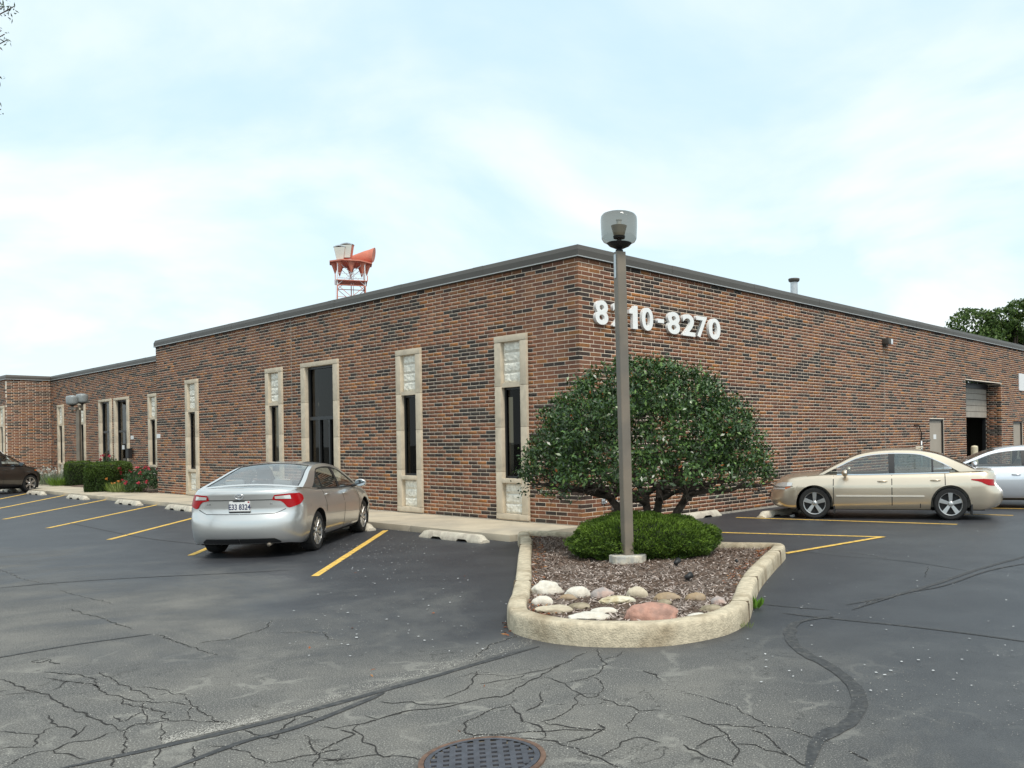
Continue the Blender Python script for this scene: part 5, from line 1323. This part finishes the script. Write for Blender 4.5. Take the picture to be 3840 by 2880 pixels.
    def details(s):
        p = s.p; R_ = s.root
        for side in (1, -1):
            for x, z0, z1 in p['seams']: s.vline(x, z0, min(z1, s.zt(x)-.015), side)
            for x, z in p['handles']:
                q = s.on(s.u_of_x(x), z, .02); h = MB(); h.tube([(x-.10, q.y*side-.02*side, z), (x-.08, q.y*side, z+.003), (x, (q.y+.008)*side, z+.004), (x+.08, q.y*side, z+.003), (x+.10, q.y*side-.02*side, z)], [.008, .013, .015, .013, .008], 8); h.build('door_handle', p.get('hmat', s.paint), R_, smooth=True)
            if p.get('mold'):
                x0, x1, z = p['mold']; s.patch('side_moulding', [s.u_of_x(lerp(x0, x1, k/12)) for k in range(13)], lambda _: z-.018, lambda _: z+.018, .012, p.get('moldmat', m_chrome), side, nz=2)
            x0, x1 = -p['wb']/2+p['rw']+.09, p['wb']/2-p['rw']-.09
            s.patch('rocker_panel', [s.u_of_x(lerp(x0, x1, k/12)) for k in range(13)], lambda _: s.zs-.015, lambda _: s.zs+.035, .004, p.get('rock', m_trim), side, nz=2)
            mx, mz = p['mirror']; y0 = s.W*.90
            m = MB(); m.tube([(mx, y0*side, mz-.05), (mx+.01, (y0+.10)*side, mz-.02)], [.03, .022], 8); m.build('mirror_arm', m_trim, R_, smooth=True)
            bm = bmesh.new(); bmesh.ops.create_icosphere(bm, subdivisions=3, radius=1)
            for v in bm.verts:
                c = v.co; v.co = Vector((max(c.x*.075, -.045), c.y*.115, c.z*.075))
            me = bpy.data.meshes.new('side_mirror'); bm.to_mesh(me); bm.free(); me.polygons.foreach_set('use_smooth', [True]*len(me.polygons)); o = link('side_mirror', me, s.paint, R_); o.location = (mx, (y0+.17)*side, mz+.01)
            g = MB(); g.add([((-.048), .095*math.cos(a), .058*math.sin(a)) for a in np.linspace(0, 2*PI, 17)[:-1]], [tuple(range(16))]); g.build('mirror_glass', MAT('mirror_glass', (.55, .6, .63), .05, 1.0) if not hasattr(Car, '_mg') else Car._mg, o)
            for (nm, us, lo, hi, off, mat) in p['lamps']: s.patch(nm, us, lo, hi, off, mat, side)
        for f in p.get('extra', []): f(s)
def pw(tab): return lambda u: interp(tab, u)
def us_(a, b, n=10): return [lerp(a, b, k/n) for k in range(n+1)]
WPROF = [(0, .90), (.06, .945), (.15, .968), (.30, .988), (.42, .997), (.55, 1.0), (.66, 1.0), (.69, .993), (.76, .976), (.84, .955), (.91, .932), (.96, .908), (1.0, .878)]

# ---- silver sedan seen from behind
silver = PAINT('silver_paint', (.66, .655, .635), .8, .30); 
def plate_text(root, body, loc, ht, mat):
    cu = bpy.data.curves.new('plate_text', 'FONT'); cu.body = body; cu.size = ht; cu.align_x = 'CENTER'; cu.offset = .002
    ob = bpy.data.objects.new('plate_text', cu); COL.objects.link(ob); dg = bpy.context.evaluated_depsgraph_get(); me = bpy.data.meshes.new_from_object(ob.evaluated_get(dg)); bpy.data.objects.remove(ob)
    n = len(me.vertices); co = np.empty(n*3, np.float32); me.vertices.foreach_get('co', co); co = co.reshape(-1, 3)
    co2 = np.stack([np.zeros(n), -co[:, 0], co[:, 1]*1.35], 1).astype(np.float32); me.vertices.foreach_set('co', co2.ravel()); me.materials.clear()
    return link('plate_text', me, mat, root, loc)
def camry_rear(s):
    R_ = s.root; q = s.on(.0005, .80); xq = q.x-.012
    MB().box((xq-.004, -.155, .735), (xq+.02, .155, .895)).build('licence_plate', m_sign, R_)
    pl = R_.children[-1]
    plate_text(pl, 'E33 8324', (xq-.0065, 0, .768), .088, MAT('plate_blue', (.03, .04, .10), .6))
    MB().box((xq-.006, -.16, .722), (xq+.015, .16, .742)).build('plate_frame', m_trim, pl)
    MB().box((xq-.006, -.08, .886), (xq-.003, .10, .900)).build('plate_frame', m_trim, pl)
    MB().box((xq-.0065, -.15, .872), (xq-.003, -.125, .892)).build('plate_sticker', m_tail, pl)
    # emblem of three ovals
    def ring(rx, rz, t, cz=0):
        m = MB(); rows = []
        for k in range(25):
            a = 2*PI*k/24; row = []
            for j in range(6):
                b = 2*PI*j/6; r = 1+0; row.append((-.004+t*.6*math.sin(b), math.cos(a)*(rx+t*math.cos(b)), cz+math.sin(a)*(rz+t*math.cos(b))))
            rows.append(row)
        m.grid(rows, True); return m
    e = ring(.062, .042, .006).build('emblem', m_chrome, R_, smooth=True); qe = s.on(.0005, .965, .0); e.location = (qe.x-.006, 0, .965)
    ring(.034, .014, .005, .018).build('emblem_oval', m_chrome, e, smooth=True); ring(.016, .036, .005, 0).build('emblem_oval', m_chrome, e, smooth=True)
    s_us = us_(.0005, .62, 12)
    for side in (1, -1):
        s.patch('trunk_seam', us_(.0005, .36, 8), lambda u: .905, lambda u: .917, .004, m_seam, side, nz=1)
        s.patch('bumper_seam', us_(.0005, .50, 10), lambda u: interp([(0, .690), (.36, .695), (.5, .76)], u), lambda u: interp([(0, .698), (.36, .704), (.5, .772)], u), .003, m_seam, side, nz=1)
        s.patch('lower_valance', us_(.0005, .46, 10), lambda u: .24, lambda u: interp([(0, .315), (.38, .315), (.46, .26)], u), .004, m_trim, side, nz=2)
        s.patch('badge', us_(.30, .37, 3) if side > 0 else us_(.29, .32, 3), lambda u: .838, lambda u: .858, .004, m_chrome, side, nz=1)
    MB().tube([(s.p['xr']+.30, -.42, .235), (s.p['xr']+.10, -.42, .215)], .03, 10).build('exhaust_pipe', m_pole, R_, smooth=True)
camry = dict(W=1.82, wb=2.776, xr=-2.44, xf=2.37, rw=.328, sill=.20, zrear=.235, zfront=.20, sr=.50, sf=.80, yb=.885, yr=.655,
    belt=[(-2.50, 1.075), (-2.25, 1.085), (-1.8, 1.06), (-1.2, 1.015), (-.5, .985), (.3, .955), (.95, .945), (1.4, .905), (1.9, .815), (2.2, .74), (2.45, .64)],
    rprof=[(0, .10), (.05, .05), (.10, .025), (.22, .0), (.36, .0), (.47, .02), (.53, .06), (.60, .085), (.75, .075), (.85, .065), (.93, .055), (.97, .075), (1, .13)],
    fprof=[(0, .12), (.1, .05), (.3, 0), (.6, .04), (.8, .10), (.95, .16), (1, .24)], wprof=WPROF, hoodc=.085, deckc=.035, paint=silver,
    rail=[(1.22, .955), (.80, 1.155), (.36, 1.335), (-.15, 1.41), (-.72, 1.40), (-1.10, 1.325), (-1.52, 1.19), (-1.95, 1.065)], crown=.055, iws=(2, 17), ibl=(34, 54), band=[(0, .05), (.3, .055), (.6, .06), (.75, .14), (.9, .16), (1, .12)],
    dlo=(-1.20, .98), posts=[.0, -.92], postw=[.055, .022], spokes=10, spw=(.018, .030), rimk=.74, mirror=(.78, 1.00), seams=[(.98, .3, .98), (.02, .24, 1.0), (-1.0, .62, 1.02)], handles=[(.16, .86), (-.86, .90)],
    lamps=[('tail_light', us_(.33, .93, 16), pw([(.33, .905), (.47, .88), (.50, .80), (.56, .775), (.8, .83), (.93, .90)]), pw([(.33, .915), (.37, .985), (.6, 1.00), (.85, 1.00), (.93, .96)]), .008, m_tail),
           ('reversing_lamp', us_(.37, .62, 8), pw([(.37, .922), (.62, .915)]), pw([(.37, .962), (.62, .975)]), .013, m_clear),
           ('headlight', us_(2.25, 2.6, 8), pw([(2.25, .66), (2.6, .60)]), pw([(2.25, .76), (2.6, .70)]), .008, m_clear)],
    extra=[camry_rear], bglass=GLASS('rear_glass', (.72, .77, .78), 2.7), trim=MAT('grey_trim', (.20, .195, .185), .9))
h = Vector((-.055, .9985, 0)).normalized(); ra = Vector((-6.28, 14.15, 0)); c = ra+h*1.388
Car('silver_sedan', 'silver sedan parked nose in toward the front wall, seen from behind', 'car', (c.x, c.y), h, camry, 'parked cars')

# ---- gold sedan in side view
gold = PAINT('gold_paint', (.74, .63, .485), .8, .30)
def accord_x(s):
    R_ = s.root
    for xw, sg in ((s.p['wb']/2, -1), (-s.p['wb']/2, -1)):
        for side in (1, -1):
            m = MB(); x = xw+sg*(s.p['rw']+.07); m.box((x-.02, side*s.W*.72, .12), (x+.015, side*s.W*.955, .33)); m.build('mud_flap', m_trim, R_, bevel=.01)
    if s.p.get('ant'):
        x = s.p['ant']; MB().box((x-.09, -.035, s.p['H']-.012), (x+.07, .035, s.p['H']+.035)).build('antenna_base', s.paint, R_, bevel=.012)
        MB().tube([(x-.02, 0, s.p['H']+.03), (x-.25, 0, s.p['H']+.17)], [.011, .007], 6).build('antenna', m_trim, R_)
    for side in (1, -1):
        u0, u1 = s.u_of_x(-1.70), s.u_of_x(-1.52)
        s.patch('grille', us_(2.8, 2.9995, 5), lambda u: .55, lambda u: .66, .006, m_trim, side, nz=2)
        s.patch('front_plate', us_(2.92, 2.9995, 3), lambda u: .40, lambda u: .52, .03, m_trim, side, nz=2)
accord = dict(W=1.815, H=1.478, wb=2.74, xr=-2.46, xf=2.40, rw=.335, sill=.215, zrear=.25, zfront=.24, sr=.50, sf=.60, yb=.88, yr=.66,
    belt=[(-2.55, .985), (-2.3, 1.005), (-1.9, .995), (-1.2, .965), (-.4, .945), (.4, .93), (1.0, .93), (1.4, .915), (1.9, .865), (2.2, .805), (2.45, .71)],
    rprof=[(0, .14), (.06, .06), (.15, .02), (.28, .0), (.42, .01), (.5, .03), (.56, .10), (.65, .14), (.8, .14), (.92, .13), (.97, .15), (1, .21)],
    fprof=[(0, .14), (.1, .05), (.3, 0), (.55, .02), (.75, .06), (.92, .12), (1, .22)], wprof=WPROF, hoodc=.075, deckc=.05, paint=gold,
    rail=[(1.28, .94), (.86, 1.165), (.45, 1.35), (-.05, 1.43), (-.70, 1.425), (-1.15, 1.34), (-1.52, 1.185), (-1.90, 1.0)], crown=.05, iws=(2, 17), ibl=(34, 54), band=[(0, .045), (.3, .05), (.6, .06), (.72, .12), (.9, .16), (1, .12)],
    dlo=(-1.36, .90), posts=[-.22, -1.03], postw=[.06, .02], spokes=5, spw=(.030, .046), rimk=.70, mirror=(.72, .97), seams=[(.97, .25, .96), (-.22, .22, .98), (-1.27, .72, .99), (-.78, .24, .34)], handles=[(-.03, .80), (-1.08, .82)], hmat=gold,
    mold=(-.86, .92, .50), moldmat=PAINT('moulding_gold', (.85, .80, .70), .2), rock=PAINT('rocker_gold', (.60, .52, .40)), mould=.012, mmat=m_chrome, seat=m_seat_g,
    lamps=[('tail_light', us_(.55, 1.05, 14), pw([(.55, .70), (.8, .715), (.95, .755), (1.05, .825)]), pw([(.55, .83), (.95, .85), (1.05, .845)]), .008, m_tail),
           ('headlight', us_(2.02, 2.62, 12), pw([(2.02, .72), (2.16, .635), (2.62, .61)]), pw([(2.02, .775), (2.25, .785), (2.62, .725)]), .008, m_clear),
           ('turn_signal', us_(2.05, 2.16, 4), pw([(2.05, .675), (2.16, .635)]), pw([(2.05, .705), (2.16, .69)]), .013, m_amber)], extra=[accord_x], ant=-.80, trim=MAT('tan_trim', (.25, .23, .20), .9))
hd = Vector((-.962, .272, 0)).normalized()
def mid_from_left(pa, pb, W_):
    m = (Vector((*pa, 0))+Vector((*pb, 0)))/2; lf = Vector((-hd.y, hd.x, 0)); return m-lf*(W_/2*.965-.115)
c = mid_from_left((3.72, 18.3), (6.28, 17.58), 1.815)
Car('gold_sedan', 'champagne gold sedan parked nose to the side wall, seen from its left side', 'car', (c.x, c.y), hd, accord, 'parked cars')
# ---- second silver sedan at the right edge
silver2 = PAINT('bright_silver_paint', (.80, .81, .84), .75, .3)
acc2 = dict(accord); acc2.update(paint=silver2, W=1.85, wb=2.8, xr=-2.55, xf=2.38, rw=.33, hmat=silver2, mold=None, rock=m_trim, ant=None, H=1.475,
    belt=[(x, z+.035) for x, z in accord['belt']], rail=[(1.36, .975), (.90, 1.175), (.45, 1.345), (-.08, 1.42), (-.66, 1.41), (-1.1, 1.33), (-1.52, 1.18), (-1.92, 1.03)], trim=MAT('pale_trim', (.28, .28, .27), .9), mirror=(.88, 1.03))
lfv = Vector((-hd.y, hd.x, 0)); c2 = c-lfv*3.0+hd*(-3.0)
Car('silver_sedan', 'bright silver sedan cut off by the right edge, behind the gold sedan', 'car', (c2.x, c2.y), hd, acc2, 'parked cars')
# ---- dark crossover and white van at the left edge
brown = PAINT('dark_brown_paint', (.045, .037, .032), .4, .3); white = PAINT('white_car_paint', (.78, .78, .77), 0, .35)
suv = dict(W=1.87, wb=2.71, xr=-2.32, xf=2.27, rw=.355, sill=.27, zrear=.32, zfront=.28, sr=.45, sf=.75, yb=.90, yr=.70,
    belt=[(-2.4, 1.13), (-2.0, 1.16), (-1.2, 1.13), (-.3, 1.09), (.5, 1.06), (1.0, 1.05), (1.4, 1.02), (1.9, .95), (2.15, .88), (2.35, .78)],
    rprof=[(0, .10), (.1, .03), (.3, 0), (.45, .02), (.6, .06), (.85, .05), (1, .10)], fprof=[(0, .14), (.1, .05), (.3, 0), (.6, .03), (.8, .08), (.95, .16), (1, .24)], wprof=WPROF, hoodc=.07, deckc=.02, paint=brown,
    rail=[(1.25, 1.06), (.85, 1.29), (.45, 1.51), (-.1, 1.625), (-.8, 1.64), (-1.5, 1.60), (-1.95, 1.45), (-2.2, 1.17)], crown=.05, iws=(2, 17), ibl=(40, 54), band=[(0, .05), (.3, .055), (.7, .07), (.85, .22), (1, .16)],
    dlo=(-1.6, 1.0), posts=[.05, -.95], postw=[.055, .04], spokes=6, spw=(.03, .04), rimk=.70, mirror=(.82, 1.13), seams=[(1.02, .4, 1.05), (.05, .34, 1.08), (-.98, .75, 1.1)], handles=[(.18, .93), (-.78, .96)],
    lamps=[('tail_light', us_(.6, 1.02, 8), pw([(.6, .92), (1.02, .98)]), pw([(.6, 1.10), (1.02, 1.06)]), .008, m_tail), ('headlight', us_(2.05, 2.6, 10), pw([(2.05, .88), (2.2, .78), (2.6, .74)]), pw([(2.05, .90), (2.25, .90), (2.6, .84)]), .008, m_clear),
           ('marker_lamp', us_(2.02, 2.10, 4), pw([(2.02, .86), (2.10, .85)]), pw([(2.02, .90), (2.10, .90)]), .012, m_amber)], rock=m_trim)
wheelR = G(61, 1063.5); hs_ = Vector((.10, .995, 0)).normalized(); rt = Vector((hs_.y, -hs_.x, 0))
cs_v = wheelR-hs_*1.355-rt*(1.87/2*.965-.115)
Car('brown_crossover', 'dark brown crossover cut off by the left edge of the lot', 'car', (cs_v.x, cs_v.y), hs_, suv, 'parked cars')
wv_ = dict(suv); wv_.update(paint=white, belt=[(x, z+.08) for x, z in suv['belt']], rail=[(1.3, 1.14), (.95, 1.48), (.55, 1.84), (-.1, 2.0), (-.9, 2.02), (-1.6, 1.98), (-2.0, 1.76), (-2.2, 1.25)], mirror=(.85, 1.22), sglass=m_privacy, bglass=m_privacy)
cw = AT(-58, 980, 41.5)
Car('white_van', 'white minivan mostly hidden beyond the dark brown crossover', 'car', (cw.x, cw.y), hs_, wv_, 'parked cars')


# ---- open cracks in the old surface, with the loose pale grit along them
CRA = ["0,1095 100,1130 150,1165 260,1180 310,1215 370,1245 470,1290 570,1330 650,1375 720,1400 800,1425", "270,1085 340,1100 430,1110 520,1130 600,1130 650,1165 700,1190 780,1220 890,1240 1000,1240 1100,1245 1200,1260", "430,1105 380,1145 330,1165",
 "620,1045 700,1090 780,1140 870,1165 960,1210 975,1230", "870,1145 950,1150 1040,1165 1100,1190 1170,1195 1200,1240 1210,1265 1190,1320 1200,1350", "650,1165 610,1130 600,1100 560,1075 450,1065 280,1050", "780,1220 770,1250 830,1265 890,1275 970,1285 1040,1305 1090,1310",
 "1040,1305 1045,1345 1060,1360 940,1380 850,1385 800,1420", "1060,1360 1150,1360 1250,1365 1350,1360 1440,1375 1500,1395", "800,1425 790,1460 800,1490 780,1555 840,1560", "1040,1370 1030,1420 1040,1470 1030,1505", "0,1200 100,1190 260,1180",
 "310,1325 330,1370 370,1395 490,1425 450,1470 555,1390", "0,1430 130,1440 240,1450 230,1525 110,1530 0,1535", "240,1450 290,1420 370,1395", "30,1655 100,1610 240,1555 330,1550 430,1505 480,1490 600,1480 700,1440 790,1425", "330,1550 400,1570 490,1580 545,1605",
 "880,1310 850,1320 820,1350 760,1370 720,1330", "910,1240 890,1290 940,1345 950,1380", "1210,1270 1290,1310 1370,1345 1440,1375", "1010,1530 1000,1590 970,1655", "1230,1520 1235,1600 1230,1650", "710,1600 720,1655", "1330,1515 1420,1525 1480,1540 1570,1560 1620,1595 1680,1620 1700,1655",
 "1560,1425 1660,1450 1740,1470 1870,1335", "1680,1620 1800,1615 1900,1590 2000,1580 2160,1540", "1920,1330 1980,1345 2060,1360", "1940,1450 1970,1500 2000,1540 2010,1600 1990,1655", "2010,1605 2100,1610 2165,1600", "430,645 530,680 650,710 740,745 850,780", "380,530 450,555 560,580 650,600 720,620",
 "990,810 1080,845 1180,880 1270,910 1380,945", "1240,870 1330,855 1440,850 1540,820 1640,790 1700,765 1725,725", "1780,800 1900,800 2050,800 2100,850 2165,850", "0,400 80,430 140,460 280,490 380,500", "300,965 190,985 280,990 310,970 380,1000"]
CRB = ["1000,970 1010,930 1080,880 1170,850 1250,820", "280,1330 400,1345 500,1310 640,1290 780,1280 900,1250 1020,1220 1150,1210 1260,1150 1370,1090 1400,1070 1540,1000 1700,920", "370,1240 550,1245 720,1260 880,1245", "790,1215 850,1190 920,1170 970,1130 980,1090 1010,1040",
 "860,1085 960,1060 1080,1070 1190,1080 1300,1060 1420,1040 1540,1000", "1010,1125 1100,1110 1200,1100 1300,1070", "1400,1080 1480,1100 1560,1130 1600,1165 1650,1190 1700,1215 1770,1200 1800,1130 1740,1080", "1740,1215 1850,1240 1950,1270 2040,1295 2165,1300", "1760,905 1790,975 1810,1000 1780,1050 1690,1090 1560,1120",
 "1810,970 1880,950 1940,920", "1640,1190 1620,1250 1560,1310 1480,1350 1400,1370", "1210,1260 1250,1310 1290,1360 1370,1390 1430,1430 1420,1470", "1220,1255 1100,1290 990,1340 920,1380 910,1420 960,1455 1060,1450 1200,1440 1330,1430 1430,1425 1600,1420 1800,1420", "970,1455 965,1500 920,1520",
 "1060,1450 1200,1470 1380,1480 1500,1490 1580,1520 1660,1560 1780,1600 1850,1640 1900,1655", "1430,1370 1550,1400 1660,1410 1800,1420 1760,1380", "1800,1420 1720,1460 1640,1480 1560,1500", "1780,1590 1900,1510 2000,1460 2110,1480 2165,1500", "1940,1430 1980,1360 2030,1300", "0,1395 100,1410 230,1385 420,1340 560,1300",
 "240,1385 230,1440 290,1490 350,1520 370,1570 400,1590 560,1590 650,1600 720,1580", "130,1420 200,1450 120,1500 0,1550", "370,1580 250,1590 100,1610 0,1615", "1400,1180 1410,1220 1370,1280 1310,1300", "2060,1040 2120,1070 2165,1095"]
CRC = ["0,1180 100,1200 260,1245 340,1270 420,1330 490,1370 520,1390 640,1410 760,1440 840,1470 960,1505", "0,1325 100,1360 180,1385 240,1410 270,1440 340,1500 345,1560 320,1640", "180,1385 300,1390 400,1400 500,1395", "420,1400 500,1440 590,1510 640,1560 720,1610 830,1655", "350,1505 450,1520 560,1550 660,1580",
 "0,1515 100,1560 200,1600 320,1650", "270,1445 200,1465 90,1520", "1060,1550 1130,1590 1180,1620", "1120,640 1200,600 1300,590 1380,560 1520,545", "1540,450 1560,380", "840,280 1000,290 1100,295 1300,330"]
cm = MB(); grit = []
for x0_, lst in ((0, CRA), (1200, CRB), (2560, CRC)):
    for ln in lst:
        pp = [G((x0_+float(a.split(',')[0])/1.693)/K, (1900+float(a.split(',')[1])/1.693)/K) for a in ln.split()]
        pts = []
        for p, q in zip(pp[:-1], pp[1:]):
            n = max(2, int((q-p).length/.03))
            for k in range(n):
                c = p.lerp(q, k/n); nv = Vector((c.x*9, c.y*9, 0)); pts.append(c+Vector((mnoise.noise(nv), mnoise.noise(nv+Vector((31, 0, 0))), 0))*.035+Vector((mnoise.noise(nv*4), mnoise.noise(nv*4+Vector((7, 0, 0))), 0))*.012)
        pts.append(pp[-1]); w0 = rnd.uniform(.0028, .0058); rows = [[], []]; m = len(pts)
        for i, c in enumerate(pts):
            d = (pts[min(i+1, m-1)]-pts[max(i-1, 0)]); d = d.normalized() if d.length > 1e-6 else Vector((1, 0, 0)); nn_ = Vector((-d.y, d.x, 0)); t = i/(m-1)
            w = w0*min(1, .3+8*t, .3+8*(1-t))*(1+.9*mnoise.noise(Vector((c.x*14, c.y*14, 5)))); w = max(w, .0014)
            for sg, r in ((-1, 0), (1, 1)): q = c+nn_*(sg*w*(1+.4*mnoise.noise(Vector((c.x*40, c.y*40, sg))))); rows[r].append((q.x, q.y, .0032))
            if mnoise.noise(Vector((c.x*.9, c.y*.9, 2))) > -.15:
                for _ in range(3): grit.append((c.x+rnd.gauss(0, .028), c.y+rnd.gauss(0, .028), .005))
        cm.grid(rows)
o = cm.build('cracks', MAT('crack_dirt', (.022, .020, .018), .95), ground); o['kind'] = 'stuff'
for (ax_, ay, bx, by) in ((560, 1562, 1150, 1396), (350, 1612, 560, 1562)):           # pale ravelled edge beside the sealed joint
    for _ in range(2600):
        t = rnd.random(); p = G(lerp(ax_, bx, t), lerp(ay, by, t)-3-abs(rnd.gauss(0, 9))); grit.append((p.x, p.y, .005))
for _ in range(9000):
    x_, y_ = rnd.uniform(-4.5, 4.2), rnd.uniform(4.4, 9.5)
    if mnoise.noise(Vector((x_*.8, y_*.8, 9)))+.3*mnoise.noise(Vector((x_*3, y_*3, 4))) > .08 and (y_ < 7.0 or x_ < -1.6): grit.append((x_, y_, .005))
C = np.array(grit); n = len(C); d1 = rand_dirs(n); d1[:, 2] *= .25; d2 = np.cross(d1, [0, 0, 1.]); sz = rng.uniform(.0025, .0065, (n, 1))
o = quads('loose_grit', C, d1*sz, d2*sz*.85, np.array([.44, .42, .38])*rng.uniform(.5, 1.25, (n, 1)), m_chip); tag(o, 'pale loose grit along the cracks of the worn asphalt', 'grit', kind='stuff')

# ------------------------------------------------------------------ litter on the asphalt
C = []
for _ in range(420):
    u = rnd.random()
    if u < .45: p = G(rnd.gauss(800, 60), rnd.gauss(1195, 28))
    elif u < .75: p = G(rnd.uniform(620, 1120), rnd.uniform(1160, 1420))
    else: p = G(rnd.uniform(1600, 2200), rnd.uniform(1100, 1500))
    C.append((p.x, p.y, .012))
C = np.array(C); n = len(C); d1 = rand_dirs(n); d1[:, 2] *= .2; d2 = np.cross(d1, [0, 0, 1.]); sz = rng.uniform(.007, .018, (n, 1))
o = quads('paint_flakes', C, d1*sz, d2*sz*.8, np.full((n, 3), .62)*rng.uniform(.6, 1.2, (n, 1)), m_chip); tag(o, 'tiny white flakes and grit scattered over the dark stalls', 'litter', kind='stuff')
for i, (xx, yy, lab) in enumerate(((1712, 1117, 'crumpled white wrapper on the yellow line by the gold sedan'), (622, 1094, 'white scrap of paper beside the wheel stop near the silver sedan'))):
    p = G(xx, yy); bm = bmesh.new(); bmesh.ops.create_icosphere(bm, subdivisions=2, radius=.06)
    for v in bm.verts: v.co = v.co*(1+.5*mnoise.noise(v.co*30+Vector((i, 0, 0)))); v.co.z *= .5
    me = bpy.data.meshes.new('wrapper'); bm.to_mesh(me); bm.free(); o = link('wrapper', me, m_sign); o.location = (p.x, p.y, .03); tag(o, lab, 'litter')
